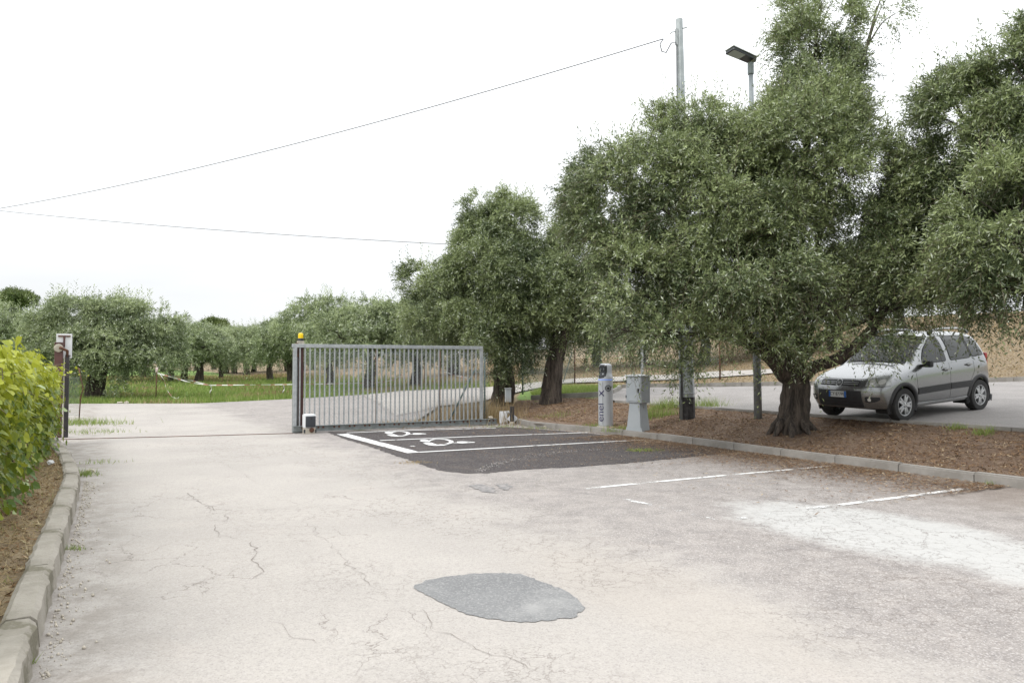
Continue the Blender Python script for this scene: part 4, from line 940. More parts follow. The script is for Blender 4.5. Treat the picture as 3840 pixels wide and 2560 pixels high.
x, y = GB(2848, 1572); y += .08; lz_ = gz_at(x, y, bedz)
sl = empty('street_lamp', (x, y, lz_), 0, label='slim grey street lamp with flat square head above the olive crown', cat='street lamp')
zt = D(0, 240, y).z - lz_; lean = D(2815, 240, y).x - x
MB().tube([(0, 0, -.15), (lean * .3, 0, zt * .3), (lean, 0, zt)], [.082, .074, .046], 14).build('pole', M['lamp_pole'], sl, True)
MB().lathe([(.062, -.22), (.064, -.21), (.064, .0), (.06, .02)], 16, (lean, 0, zt - .0)).build('sleeve', M['lamp_pole'], sl, auto=30)
MB().lathe([(.085, 0), (.085, .03)], 18, (0, 0, .85)).build('band', M['black'], sl)
hd = MB(); hr = Matrix.Rotation(R(200), 3, 'Z') @ Matrix.Rotation(R(-13), 3, 'Y') @ Matrix.Scale(.84, 3)
def hp(a_, b_, c_): return Vector((lean, 0, zt + .08)) + hr @ Vector((a_, b_, c_))
o8 = [(-.12, -.07), (-.04, -.14), (.62, -.17), (.64, -.15), (.64, .15), (.62, .17), (-.04, .14), (-.12, .07)]
hd.add([hp(a_, b_, -.02) for a_, b_ in o8] + [hp(a_, b_, .05) for a_, b_ in o8] + [hp(.0 + a_ * .9, b_ * .8, .075) for a_, b_ in o8], [tuple(range(8))[::-1]] + [(i, (i + 1) % 8, 8 + (i + 1) % 8, 8 + i) for i in range(8)] + [(8 + i, 8 + (i + 1) % 8, 16 + (i + 1) % 8, 16 + i) for i in range(8)] + [tuple(range(16, 24))])
ho = hd.build('head', M['plastic_dark'], sl); 
ln = MB().add([hp(a_, b_, -.024) for a_, b_ in ((.26, -.145), (.60, -.15), (.60, .15), (.26, .145))], [(0, 1, 2, 3)]).add([hp(a_, b_, -.0205) for a_, b_ in ((.26, -.145), (.60, -.15), (.60, .15), (.26, .145))], [(3, 2, 1, 0)]); ln.build('lens', M['plastic_grey'], ho)
MB().add([hp(a_, b_, .055) for a_, b_ in ((-.1, -.17), (.67, -.18), (.67, .18), (-.1, .17))] + [hp(a_, b_, .085) for a_, b_ in ((-.1, -.15), (.65, -.17), (.65, .17), (-.1, .15))], bf).build('lid', M['white'], sl)

# ------------------------------------------------------------------ barrier tape in the meadow
M['rag'] = pm('faded pink tape knot', (.52, .36, .35), (.60, .52, .50), 30, .6)
def ribbon(name, label, pts, w=.038, group=None):
    P = []
    for i in range(len(pts) - 1):
        for j in range(10): P.append(Vector(pts[i]).lerp(Vector(pts[i + 1]), j / 10))
    P.append(Vector(pts[-1])); v = []; f = []; tone = []; d = 0
    for i, p in enumerate(P):
        tw = math.sin(i * .55) * .6; o = Vector((0, math.sin(tw), math.cos(tw))) * w / 2; v += [p + o, p - o]
        if i:
            d += (P[i] - P[i - 1]).length; f.append((2 * i - 2, 2 * i - 1, 2 * i + 1, 2 * i)); tone.append(d / .55)
    o = np_mesh(name, np.array([tuple(q) for q in v]), np.array(f), M['tape'], None, tone); return tag(o, label, 'tape', group)
sx_, sy_ = G(584, 1500); tk = empty('tape_stake', (sx_, sy_, 0), 0, label='rusty iron stake with knotted tape beside the wide olive', cat='stake')
hst = D(0, 1382, sy_).z; MB().tube([(0, 0, -.05), (.03, 0, hst)], .022, 7).build('rod', M['rust'], tk, True)
kn = lump('knot', None, None, (0, 0, 0), (.06, .05, .12), M['rag'], 4); kn.parent = tk; kn.location = (.03, 0, hst - .05)
ribbon('barrier_tape', 'red and white tape sagging from the stake to the grass', [D(588, 1398, sy_), D(660, 1418, sy_), D(720, 1435, sy_ + .2), D(790, 1444, sy_ + .4)])
ribbon('barrier_tape', 'second red and white strand above the sagging tape', [D(620, 1400, sy_ + 3), D(700, 1422, sy_ + 2), D(785, 1443, sy_ + .5)])
ribbon('barrier_tape', 'loose end of tape curling down from the stake', [D(600, 1402, sy_), D(616, 1425, sy_), D(625, 1460, sy_), D(645, 1488, sy_), D(664, 1494, sy_), D(670, 1489, sy_)])
ribbon('barrier_tape', 'long straight strand of tape running low over the meadow behind the gate', [D(790, 1444, sy_ + .4), D(1000, 1442, sy_ + .8), D(1150, 1440, sy_ + 1.2), D(1300, 1437, sy_ + 2), D(1420, 1434, sy_ + 2.5), D(1470, 1425, sy_ + 3), D(1592, 1356, sy_ + 5)])
ribbon('barrier_tape', 'strand of tape slanting down to the right behind the gate bars', [D(1592, 1356, sy_ + 5), D(1650, 1386, sy_ + 5), D(1700, 1405, sy_ + 5), D(1760, 1418, sy_ + 5)])
x, y = sy_ + 5, 0
p = D(1592, 1350, sy_ + 5); gq = gz_at(p.x, p.y); tk = empty('tape_stake', (p.x, p.y, gq), 0, label='thin stake with pale knotted tape behind the gate bars', cat='stake')
MB().tube([(0, 0, -.1), (0, 0, p.z - gq + .05)], .02, 7).build('rod', M['rust'], tk, True); kn = lump('knot', None, None, (0, 0, 0), (.06, .05, .11), M['rag'], 6); kn.parent = tk; kn.location = (0, 0, p.z - gq)
ribbon('barrier_tape', 'loose tape end hanging from the thin stake', [p + Vector((0, -.1, 0)), p + Vector((.02, -.1, -.35)), p + Vector((-.02, -.1, -.75))])
for px, py, lab in ((790, 1455, 'pale knot of tape hanging at the low point of the strand'), (1063, 1455, 'twist of white tape hanging near the gate end')):
    q = D(px, py - 12, sy_ + .5); gq = gz_at(q.x, q.y)
    ribbon('barrier_tape', lab, [q, q + Vector((.05, 0, -.15)), q + Vector((-.04, 0, -.34))], .10)
    sk = empty('tape_stake', (q.x, q.y, gq), 0, label='short thin stake carrying the ' + lab.split(' hanging')[0], cat='stake'); MB().tube([(0, .03, -.05), (0, .03, q.z - gq)], .012, 6).build('rod', M['rust'], sk, True)

# ------------------------------------------------------------------ the parked car
b = NB('silver car paint'); fl = b.noise(700, 2)
b.set(Base_Color=b.mix(fl, (.255, .260, .265), (.31, .316, .322)), Metallic=.75, Roughness=.24); b.b.inputs['Coat Weight'].default_value = .6; b.b.inputs['Coat Roughness'].default_value = .06; M['car'] = b.m
M['trim'] = pm('black car plastic', (.022, .022, .024), (.03, .03, .032), 20, .6, 0, .1, 200)
M['tyre'] = pm('tyre rubber', (.020, .020, .021), (.032, .031, .030), 9, .85, 0, .2, 90)
M['alloy'] = pm('alloy wheel', (.52, .53, .54), (.46, .47, .48), 9, .35, .7, 0)
M['lens'] = pm('headlamp lens', (.46, .47, .46), (.30, .31, .31), 30, .12, .3, .25, 40)
M['fog'] = pm('bright lamp glass', (.75, .75, .74), (.65, .65, .64), 20, .15, .3, 0)
M['plate'] = pm('plate white', (.66, .67, .66), (.60, .61, .60), 6, .5, 0, 0); M['plate_blue'] = pm('plate blue', (.02, .12, .42), (.02, .12, .42), 6, .5, 0, 0)
M['seat'] = pm('grey seat cloth', (.06, .065, .07), (.045, .05, .055), 20, .9)
M['tail'] = pm('red tail lamp', (.35, .02, .02), (.28, .02, .02), 10, .2, 0, 0)
b = NB('tinted car glass'); b.set(Base_Color=(.02, .026, .024), Roughness=.04)
tr = b.t.nodes.new('ShaderNodeBsdfTransparent'); tr.inputs[0].default_value = (.26, .32, .29, 1); ms = b.t.nodes.new('ShaderNodeMixShader'); ms.inputs[0].default_value = .55
b.t.links.new(tr.outputs[0], ms.inputs[1]); b.t.links.new(b.b.outputs[0], ms.inputs[2]); b.t.links.new(ms.outputs[0], b.o.inputs[0]); M['glass'] = b.m

CAR = empty('parked_car', (7.63, 14.54, .575), 0, label='small silver hatchback with black side strip parked nose to the kerb under the olives', cat='car')
CAR.rotation_euler = (R(-1.2), R(3.4), R(208.3))
# cage: stations front to back, rows sill to roof centre, left half (y > 0)
def zt(x): return x
st = [  # each row: (x, y, z)
 [(1.80, .50, .27), (1.845, .53, .38), (1.865, .54, .55), (1.845, .54, .68), (1.76, .52, .795), (1.77, .36, .80), (1.78, .18, .805), (1.785, 0, .806)],
 [(1.62, .70, .26), (1.70, .74, .38), (1.71, .745, .55), (1.68, .735, .68), (1.55, .69, .82), (1.58, .48, .855), (1.60, .24, .865), (1.605, 0, .868)],
 [(1.45, .74, .26), (1.48, .785, .38), (1.48, .79, .55), (1.46, .785, .72), (1.36, .735, .865), (1.36, .52, .92), (1.37, .26, .93), (1.37, 0, .933)],
 [(1.15, .75, .25), (1.15, .79, .36), (1.15, .80, .58), (1.15, .795, .78), (1.10, .75, .915), (1.10, .54, .975), (1.12, .27, .985), (1.12, 0, .988)],
 [(.80, .74, .24), (.80, .785, .35), (.80, .80, .58), (.80, .795, .80), (.78, .755, .955), (.86, .61, 1.005), (.945, .31, 1.03), (.965, 0, 1.035)],
 [(.64, .74, .24), (.64, .785, .35), (.64, .80, .58), (.64, .80, .80), (.60, .765, .965), (.20, .585, 1.475), (.285, .30, 1.515), (.305, 0, 1.52)],
 [(-.155, .74, .24), (-.155, .785, .35), (-.155, .805, .58), (-.155, .805, .80), (-.155, .775, .975), (-.185, .59, 1.525), (-.185, .30, 1.565), (-.185, 0, 1.572)],
 [(-.245, .74, .24), (-.245, .785, .35), (-.245, .805, .58), (-.245, .805, .80), (-.245, .775, .98), (-.268, .59, 1.528), (-.268, .30, 1.568), (-.268, 0, 1.575)],
 [(-.90, .74, .25), (-.90, .785, .36), (-.90, .805, .58), (-.90, .80, .80), (-.945, .775, .995), (-.915, .585, 1.51), (-.90, .30, 1.55), (-.90, 0, 1.557)],
 [(-1.0, .74, .26), (-1.0, .785, .37), (-1.0, .805, .58), (-1.0, .80, .80), (-1.01, .775, 1.0), (-.97, .58, 1.505), (-.97, .30, 1.545), (-.97, 0, 1.552)],
 [(-1.35, .73, .28), (-1.36, .775, .40), (-1.37, .795, .60), (-1.38, .79, .80), (-1.38, .76, 1.03), (-1.30, .565, 1.475), (-1.32, .30, 1.515), (-1.32, 0, 1.522)],
 [(-1.52, .69, .31), (-1.55, .74, .42), (-1.56, .76, .60), (-1.56, .755, .80), (-1.53, .72, 1.04), (-1.41, .535, 1.45), (-1.43, .28, 1.485), (-1.43, 0, 1.492)],
 [(-1.60, .48, .33), (-1.65, .54, .43), (-1.67, .56, .60), (-1.67, .56, .80), (-1.62, .53, 1.04), (-1.46, .42, 1.42), (-1.475, .22, 1.445), (-1.475, 0, 1.45)]]
bm = bmesh.new(); nS = len(st); grid = {}
for sgn in (1, -1):
    for i in range(nS):
        for j in range(8):
            x, y, z = st[i][j]
            if j == 7 and sgn < 0: grid[(sgn, i, j)] = grid[(1, i, j)]; continue
            grid[(sgn, i, j)] = bm.verts.new((x, y * sgn, z))
MATI = {}
def quad(vs_, mi):
    f = bm.faces.new(vs_); f.material_index = mi; return f
for sgn in (1, -1):
    for i in range(nS - 1):
        for j in range(7):
            q = [grid[(sgn, i, j)], grid[(sgn, i + 1, j)], grid[(sgn, i + 1, j + 1)], grid[(sgn, i, j + 1)]]
            if sgn > 0: q = q[::-1]
            mi = 0
            if j >= 5 and i == 4: mi = 4
            quad(q, mi)
# nose and tail panels
for end, i in ((1, 0), (-1, nS - 1)):
    cols = []
    for sgn in (1, -1):
        for k_, jj in ((4, 0), (5, .66), (6, .33), (7, 0)):
            if k_ == 7 and sgn < 0: continue
            if k_ == 4: cols.append((sgn * 9, [grid[(sgn, i, j)] for j in range(5)]))
            else:
                yk = st[i][k_][1] * sgn; col_ = []
                for j in range(4):
                    x, y, z = st[i][j]; fr = abs(yk) / st[i][4][1]; bulge = end * .035 * (1 - fr ** 2)
                    col_.append(bm.verts.new((x + bulge, yk * y / st[i][4][1], z)))
                cols.append((yk, col_ + [grid[(sgn, i, k_)]]))
    cols.sort(key=lambda c_: c_[0])
    if end > 0 or True:
        # rows above row 4 at the tail: rear window panel
        for a_, c_ in zip(cols[:-1], cols[1:]):
            for j in range(4):
                q = [a_[1][j], c_[1][j], c_[1][j + 1], a_[1][j + 1]]
                bm.faces.new(q if end > 0 else q[::-1])
bmesh.ops.recalc_face_normals(bm, faces=bm.faces)
# window frames: inset glass, sunk a little; the greenhouse keeps its edges
wq_ = [f for f in bm.faces if 1 <= f.material_index <= 3]; keepE = {e for f in wq_ for e in f.edges}; keepV = {v for f in wq_ for v in f.verts}
for mi, th_ in ((1, .018), (2, .014), (3, .012), (4, .02)):
    fs = [f for f in bm.faces if f.material_index == mi]
    if mi < 4: grp = [[f] for f in fs]
    else: grp = [fs]
    for gfs in grp:
        if mi < 4:
            r_ = bmesh.ops.inset_region(bm, faces=gfs, thickness=th_, depth=0, use_even_offset=True)
            for f in r_['faces']: f.material_index = 0
        r_ = bmesh.ops.inset_region(bm, faces=gfs, thickness=.014, depth=-.006, use_even_offset=True)
        for f in r_['faces']: f.material_index = 5
cl_ = bm.edges.layers.float.new('crease_edge')
for e in bm.edges:
    ms_ = {f.material_index for f in e.link_faces}
    if len(ms_) > 1: e[cl_] = 1.0
    elif e in keepE: e[cl_] = .75
vl_ = bm.verts.layers.float.new('crease_vert')
for v in bm.verts:
    gl = [f for f in v.link_faces if 0 < f.material_index < 5]; tr5 = [f for f in v.link_faces if f.material_index == 5]
    if len(gl) == 1 or (len(tr5) == 2 and not gl): v[vl_] = 1.0
    if v in keepV: v[vl_] = .75
me = bpy.data.meshes.new('cage'); bm.to_mesh(me); bm.free()
for nm in ('car', 'glass', 'glass', 'glass', 'glass', 'trim'): me.materials.append(M[nm])
to = bpy.data.objects.new('cage', me); C.objects.link(to); md = to.modifiers.new('s', 'SUBSURF'); md.levels = 3; md.render_levels = 3
ev_ = bpy.data.meshes.new_from_object(to.evaluated_get(bpy.context.evaluated_depsgraph_get())); bpy.data.objects.remove(to)
allv = [v.co.copy() for v in ev_.vertices]; WH = ((1.152, .31), (-1.152, .31)); RA = .345
parts = {}
for p in ev_.polygons:
    c_ = p.center; mi = p.material_index
    if mi in (0, 5) and abs(c_.y) > .45 and any((c_.x - wx) ** 2 + (c_.z - wz) ** 2 < RA ** 2 for wx, wz in WH): continue
    key = {0: 'body', 5: 'body'}.get(mi) or {1: 'front_window', 2: 'rear_window', 3: 'quarter_window', 4: 'windscreen'}[mi] + ('' if mi == 4 else ('L' if c_.y > 0 else 'R'))
    parts.setdefault(key, []).append((tuple(p.vertices), 1 if mi == 5 else 0))
bvh = BVHTree.FromPolygons(allv, [tuple(p.vertices) for p in ev_.polygons])
for key, fl_ in parts.items():
    ids = sorted({i for f, _ in fl_ for i in f}); mp_ = {a_: k_ for k_, a_ in enumerate(ids)}
    nm = key.rstrip('LR') if key != 'body' else 'body'
    o = mesh(nm, [allv[i] for i in ids], [tuple(mp_[i] for i in f) for f, _ in fl_], M['car'] if key == 'body' else M['glass'], CAR, True)
    if key == 'body': body = o; o.data.materials.append(M['trim']); [setattr(pl, 'material_index', m_) for pl, (_, m_) in zip(o.data.polygons, fl_)]
side3 = lambda x, z: (x, 1.4, z); front3 = lambda y, z: (2.6, y, z); top3 = lambda x, y: (x, y, 2.4)
SD, FD, TD = (0, -1, 0), (-1, 0, 0), (0, 0, -1)
def sdec(name, poly, mat, parent=CAR, eps=.004, step=.05): return decal(name, bvh, poly, side3, SD, eps, mat, parent, step)
def fdec(name, poly, mat, parent=CAR, eps=.004, step=.04): return decal(name, bvh, poly, front3, FD, eps, mat, parent, step)
def seam(pts, w=.007): return strip(dense(pts, .08, False), w)
# doors are outlined by their seams; strip, handles and mirrors stand proud
for pts in ([(.80, .93), (.785, .70), (.77, .36)], [(-.205, .97), (-.20, .60), (-.20, .30)], [(-.98, .98), (-.97, .78), (-.80, .55), (-.765, .33)], [(.77, .335), (.2, .31), (-.4, .315), (-.78, .34)]):
    sdec('door_seam', seam(pts), M['trim'], body, .0015)
cladding = sdec('side_strip', [(.76, .46), (.76, .575), (-.195, .60), (-.195, .485)], M['trim'], CAR, .012); sdec('side_strip', [(-.212, .486), (-.212, .60), (-.86, .605), (-.80, .49)], M['trim'], CAR, .012)
b = NB('dark side glass'); b.set(Base_Color=b.mix(b.ramp(b.noise(2.2, 3), .4, .65), (.008, .010, .010), (.030, .036, .033)), Roughness=.06); M['dark_glass'] = b.m
def rnd(poly, r=.05):
    o = []; n_ = len(poly)
    for i in range(n_):
        p0, p1, p2 = (np.array(poly[(i + k) % n_]) for k in (-1, 0, 1)); a_ = p1 + (p0 - p1) / np.linalg.norm(p0 - p1) * r; c_ = p1 + (p2 - p1) / np.linalg.norm(p2 - p1) * r
        for t in (0, .33, .67, 1): o.append(tuple((1 - t) ** 2 * a_ + 2 * t * (1 - t) * p1 + t * t * c_))
    return o
def grow(poly, d): c_ = np.mean(poly, 0); return [tuple(np.array(p) + (np.array(p) - c_) / np.linalg.norm(np.array(p) - c_) * d) for p in poly]
for nm, poly in (('front_window', [(.545, 1.0), (.50, 1.10), (.36, 1.265), (.16, 1.405), (.0, 1.445), (-.145, 1.455), (-.14, 1.015)]), ('rear_window', [(-.285, 1.02), (-.30, 1.455), (-.70, 1.45), (-.88, 1.435), (-.91, 1.04)]), ('quarter_window', [(-.985, 1.05), (-.95, 1.43), (-1.12, 1.41), (-1.27, 1.375), (-1.39, 1.075)])):
    for sgn in (1, -1):
        q3 = (lambda x, z, sg=sgn: (x, 1.4 * sg, z)); dd3 = (0, -sgn, 0)
        sl_ = decal('window_seal', bvh, rnd(grow(poly, .02), .06), q3, dd3, .004, M['trim'], CAR, .05)
        decal(nm, bvh, rnd(poly, .05), q3, dd3, .008, M['dark_glass'], CAR, .05)
decal('pillar_cover', bvh, [(-.915, 1.05), (-.89, 1.43), (-.945, 1.425), (-.98, 1.055)], side3, SD, .006, M['trim'], CAR, .05)
sdec('sill_trim', [(.76, .275), (.76, .30), (-.78, .315), (-.78, .29)], M['alloy'], CAR, .008)
for hx, hz in ((-.07, .855), (-.80, .905)):
    hn = sdec('door_handle', [(hx + .075 * math.cos(t), hz + .03 * math.sin(t)) for t in np.arange(0, 6.28, .4)], M['trim'], CAR, .002, .03)
    y0 = bvh.ray_cast(Vector((hx, 1.4, hz)), Vector(SD))[0].y; MB().box((hx, y0 + .022, hz + .008), (.16, .02, .032), bev=.009).build('grip', M['car'], hn, auto=40)
fl2 = sdec('fuel_flap' if False else 'side_repeater', [(1.0 + .028 * math.cos(t), .80 + .014 * math.sin(t)) for t in np.arange(0, 6.28, .5)], M['lens'], CAR, .006, .02)
for sgn in (1, -1):
    mi_ = MB().box((.58, sgn * .875, 1.0), (.10, .16, .125), Matrix.Rotation(R(-8 * sgn), 3, 'Z'), bev=.03); mi_.box((.60, sgn * .785, .965), (.08, .08, .05), bev=.012); mi_.build('door_mirror', M['trim'], CAR, auto=50)
    # roof rails
    rl = [(.05, sgn * .565, 1.515), (-.02, sgn * .56, 1.585), (-.35, sgn * .555, 1.61), (-.85, sgn * .55, 1.598), (-1.12, sgn * .545, 1.565), (-1.2, sgn * .54, 1.50)]
    MB().tube(rl, [.028, .02, .019, .019, .02, .026], 10).build('roof_rail', M['trim'] if False else M['alloy'], CAR, True)
    MB().box((.02, sgn * .562, 1.55), (.13, .05, .07), Matrix.Rotation(R(30), 3, 'Y'), bev=.02).build('rail_foot', M['trim'], CAR, auto=50)
    MB().box((-1.17, sgn * .54, 1.53), (.12, .045, .06), Matrix.Rotation(R(-28), 3, 'Y'), bev=.018).build('rail_foot', M['trim'], CAR, auto=50)
    # wheel arch lips and dark wheel houses
    for wx, wz in WH:
        v = []; f = []; n_ = 26
        for k_ in range(n_):
            a_ = R(-22) + R(224) * k_ / (n_ - 1)
            for rr_, dy in ((.322, -.02), (.330, .012), (.392, .010), (.40, -.015)):
                x_, z_ = wx + rr_ * math.cos(a_), wz + rr_ * math.sin(a_); h_ = bvh.ray_cast(Vector((x_, 1.4, max(z_, .28))), Vector(SD)); yb = h_[0].y if h_[0] else .78
                if rr_ < .35: h2 = bvh.ray_cast(Vector((wx + .38 * math.cos(a_), 1.4, max(wz + .38 * math.sin(a_), .28))), Vector(SD)); yb = h2[0].y if h2[0] else yb
                v.append((x_, sgn * (yb + dy), z_))
        for k_ in range(n_ - 1):
            for j in range(3): f.append((k_ * 4 + j, k_ * 4 + j + 1, k_ * 4 + j + 5, k_ * 4 + j + 4))
        mesh('wheel_arch', v, f, M['trim'], CAR, True)
        v = []; f = []
        for k_ in range(n_):
            a_ = R(-25) + R(230) * k_ / (n_ - 1); v += [(wx + .36 * math.cos(a_), sgn * .77, wz + .36 * math.sin(a_)), (wx + .36 * math.cos(a_), sgn * .45, wz + .36 * math.sin(a_))]
        for k_ in range(n_ - 1): f.append((2 * k_, 2 * k_ + 1, 2 * k_ + 3, 2 * k_ + 2))
        v.append((wx, sgn * .45, wz)); c0 = len(v) - 1
        for k_ in range(n_ - 1): f.append((2 * k_ + 1, c0, 2 * k_ + 3))
        mesh('wheel_house', v, f, M['tyre'], CAR)
# underside
MB().box((.1, 0, .255), (2.9, 1.2, .06)).build('underbody', M['tyre'], CAR)
# wheels
tm = MB().lathe([(.195, -.085), (.24, -.092), (.285, -.085), (.299, -.06), (.301, 0), (.299, .06), (.285, .085), (.24, .092), (.195, .085)], 40, cap=False)
rm_ = MB().lathe([(.20, -.06), (.20, .075), (.192, .085), (.180, .083), (.172, .06), (.165, .0)], 40, cap=False)
sp5 = MB()
for k_ in range(5):
    a_ = 2 * math.pi * k_ / 5 + R(90)
    for off in (-.20, .20):
        p0 = Vector((.035 * math.cos(a_ + off * 3), .035 * math.sin(a_ + off * 3), .075)); p1 = Vector((.175 * math.cos(a_ + off), .175 * math.sin(a_ + off), .068))
        md_ = (p0 + p1) / 2; dd_ = p1 - p0; sp5.box(md_, (dd_.length, .032, .03), Matrix.Rotation(math.atan2(dd_.y, dd_.x), 3, 'Z'), bev=.006)
    sp5.box((math.cos(a_) * .085, math.sin(a_) * .085, .07), (.12, .06, .028), Matrix.Rotation(a_, 3, 'Z'), bev=.006)
for wx, wz in WH:
    for sgn in (1, -1):
        w_ = empty('wheel'); w_.parent = CAR; w_.location = (wx, sgn * .705, .30); w_.rotation_euler = (R(-90 * sgn), R(17 if wx > 0 else -9), 0)
        tm.build('tyre', M['tyre'], w_, auto=50); rm_.build('rim', M['alloy'], w_, auto=30); sp5.build('spokes', M['alloy'], w_, auto=30)
        MB().lathe([(.16, 0), (.16, .01), (.05, .02)], 30).build('brake_disc', M['tyre'], w_); MB().lathe([(.05, .06), (.05, .085), (.03, .092), (.001, .093)], 20).build('hub_cap', M['alloy'], w_, auto=40)
        nut = MB()
        for k_ in range(4): a_ = k_ * math.pi / 2 + .5; nut.lathe([(.009, .085), (.009, .094)], 8, (.038 * math.cos(a_), .038 * math.sin(a_), 0))
        nut.build('nuts', M['trim'], w_)
# face of the car
gr_ = fdec('grille', [(-.40, .665), (-.40, .755), (-.36, .765), (.36, .765), (.40, .755), (.40, .665)], M['trim'], CAR, .006)
for zz in (.692, .722): 
    for ya, yb in ((-.38, -.085), (.085, .38)): fdec('grille_bar', [(ya, zz), (ya, zz + .008), (yb, zz + .008), (yb, zz)], M['alloy'], gr_, .012)
bdg = fdec('badge', [(.068 * math.cos(t), .712 + .062 * math.sin(t)) for t in np.arange(0, 6.28, .25)], M['alloy'], CAR, .014, .03)
fdec('badge_field', [(.055 * math.cos(t), .712 + .05 * math.sin(t)) for t in np.arange(0, 6.28, .25)], M['trim'], bdg, .017, .03)
for k_ in range(4): fdec('badge_bar', [(-.034 + k_ * .019, .690), (-.028 + k_ * .019, .690), (-.020 + k_ * .019, .735), (-.026 + k_ * .019, .735)], M['alloy'], bdg, .0195, .03)
fdec('lower_grille', [(-.46, .30), (-.44, .585), (.44, .585), (.46, .30), (.40, .265), (-.40, .265)], M['trim'], CAR, .006)
for zz in (.34, .39): fdec('grille_bar', [(-.42, zz), (-.42, zz + .012), (.42, zz + .012), (.42, zz)], M['black'], CAR, .012)
fdec('bumper_skirt', [(-.52, .20), (-.46, .30), (.46, .30), (.52, .20)], M['trim'], CAR, .004)
for sgn in (1, -1):
    h_ = decal('headlight', bvh, [(sgn * a_, z_) for a_, z_ in ((.43, .665), (.45, .80), (.52, .84), (.64, .835), (.715, .79), (.735, .70), (.73, .665))], lambda y, z: (2.2, y + (.12 * sgn), z), (-1, -.12 * sgn, 0), .006, M['lens'], CAR, .04)
    for dy in (.52, .64): decal('reflector', bvh, [(sgn * (dy + .042 * math.cos(t)), .735 + .042 * math.sin(t)) for t in np.arange(0, 6.28, .4)], lambda y, z: (2.2, y + (.12 * sgn), z), (-1, -.12 * sgn, 0), .010, M['fog'], h_, .03)
    fg = fdec('fog_recess', [(sgn * a_, z_) for a_, z_ in ((.50, .395), (.50, .475), (.53, .485), (.70, .475), (.70, .43), (.64, .39), (.54, .38))], M['trim'], CAR, .005)
    fdec('fog_lamp', [(sgn * (.565 + .026 * math.cos(t)), .432 + .03 * math.sin(t)) for t in np.arange(0, 6.28, .4)], M['fog'], fg, .012, .03)
    decal('bumper_seam', bvh, strip([(sgn * .44, .655), (sgn * .60, .655), (sgn * .735, .66)], .007), lambda y, z: (2.2, y + (.12 * sgn), z), (-1, -.12 * sgn, 0), .002, M['trim'], CAR)
    MB().box((-1.535, sgn * .66, .97), (.09, .10, .26), bev=.03).build('tail_light', M['tail'], CAR, auto=40)
fdec('hood_seam', seam([(-.52, .79), (-.3, .782), (.3, .782), (.52, .79)]), M['trim'], body, .002)
xp = bvh.ray_cast(Vector((2.6, 0, .49)), Vector(FD))[0].x + .03
pl_ = empty('number_plate'); pl_.parent = CAR; pl_.location = (xp, .0, .515)
MB().box((0, 0, 0), (.012, .36, .11), bev=.004).build('plate', M['plate'], pl_)
for sgn in (-1, 1): MB().box((.004, sgn * .162, 0), (.01, .036, .108)).build('blue_band', M['plate_blue'], pl_)
me = text_mesh('CY 877PE', .075, .0006)
for v in me.vertices: v.co = Vector((.0085 + v.co.z, v.co.x * .98, v.co.y * 1.15))
me.materials.clear(); me.materials.append(M['black']); link(bpy.data.objects.new('plate_lettering', me), pl_)
# wipers, seats and wheel behind the glass
MB().tube([(.99, .12, 1.045), (.965, -.12, 1.062), (.93, -.45, 1.06)], .011, 6).build('wiper', M['trim'], CAR); MB().tube([(.985, .48, 1.035), (.96, .25, 1.062), (.955, 0, 1.075)], .011, 6).build('wiper', M['trim'], CAR)
for sy in (-.36, .36):
    s_e = empty('seat'); s_e.parent = CAR; s_e.location = (0, sy, .45)
    MB().box((.15, 0, .10), (.50, .46, .16), bev=.05).build('cushion', M['seat'], s_e, auto=60); MB().box((-.14, 0, .42), (.14, .46, .62), Matrix.Rotation(R(-14), 3, 'Y'), bev=.05).build('backrest', M['seat'], s_e, auto=60); MB().box((-.235, 0, .80), (.09, .26, .17), Matrix.Rotation(R(-10), 3, 'Y'), bev=.04).build('headrest', M['seat'], s_e, auto=60)
MB().box((-.85, 0, .80), (.16, 1.2, .62), Matrix.Rotation(R(-14), 3, 'Y'), bev=.05).build('rear_seat', M['seat'], CAR, auto=60)
MB().box((.78, 0, .86), (.36, 1.36, .22), bev=.05).build('dashboard', M['trim'], CAR, auto=60)
MB().tube([Vector((.45, .36, .93)) + Matrix.Rotation(R(-62), 3, 'Y') @ Vector((.18 * math.cos(t), .18 * math.sin(t), 0)) for t in np.linspace(0, 6.283, 25)], .014, 8, False).build('steering_wheel', M['trim'], CAR, True)

# ------------------------------------------------------------------ vine hedge on the left
hedge_leaf = []
hg = np.random.default_rng(91)
def leaf_verts(sz):
    # heart-shaped leaf folded along the midrib: base, left shoulder, left, tip / right
    return np.array(((0, 0, 0), (-.46, .05, .10), (-.40, .55, .05), (0, 1.0, -.06), (.40, .55, .05), (.46, .05, .10))) * sz
lq = [(0, 3, 2, 1), (0, 5, 4, 3)]
ha = np.array(LK[1]) * 0; la = np.array(LK[1]); lb_ = np.array(LK[5]); vdir = (lb_ - la) / np.linalg.norm(lb_ - la); ndir = np.array((-vdir[1], vdir[0])); ndir = ndir if ndir[0] < 0 else -ndir
hl = 12.7; horg = la + ndir * .98 - vdir * .2
NH = 14500
tt = hg.random(NH) * hl; u_ = hg.random(NH)
zmax = 1.66 - .30 * sm(6, 12.5, tt) + .10 * np.sin(tt * 2.1) + .07 * np.sin(tt * 5.3 + 1)
halfw = .56 + .10 * np.sin(tt * 1.7 + .5) + .06 * np.sin(tt * 4.1) - .18 * sm(9, 12.5, tt)
ang = np.where(hg.random(NH) < .85, hg.uniform(-.15, 1.75, NH), hg.uniform(1.7, 3.0, NH))         # round section: road face, top, a little back
rr = 1 - .45 * hg.random(NH) ** 1.4 + .07 * hg.normal(size=NH)
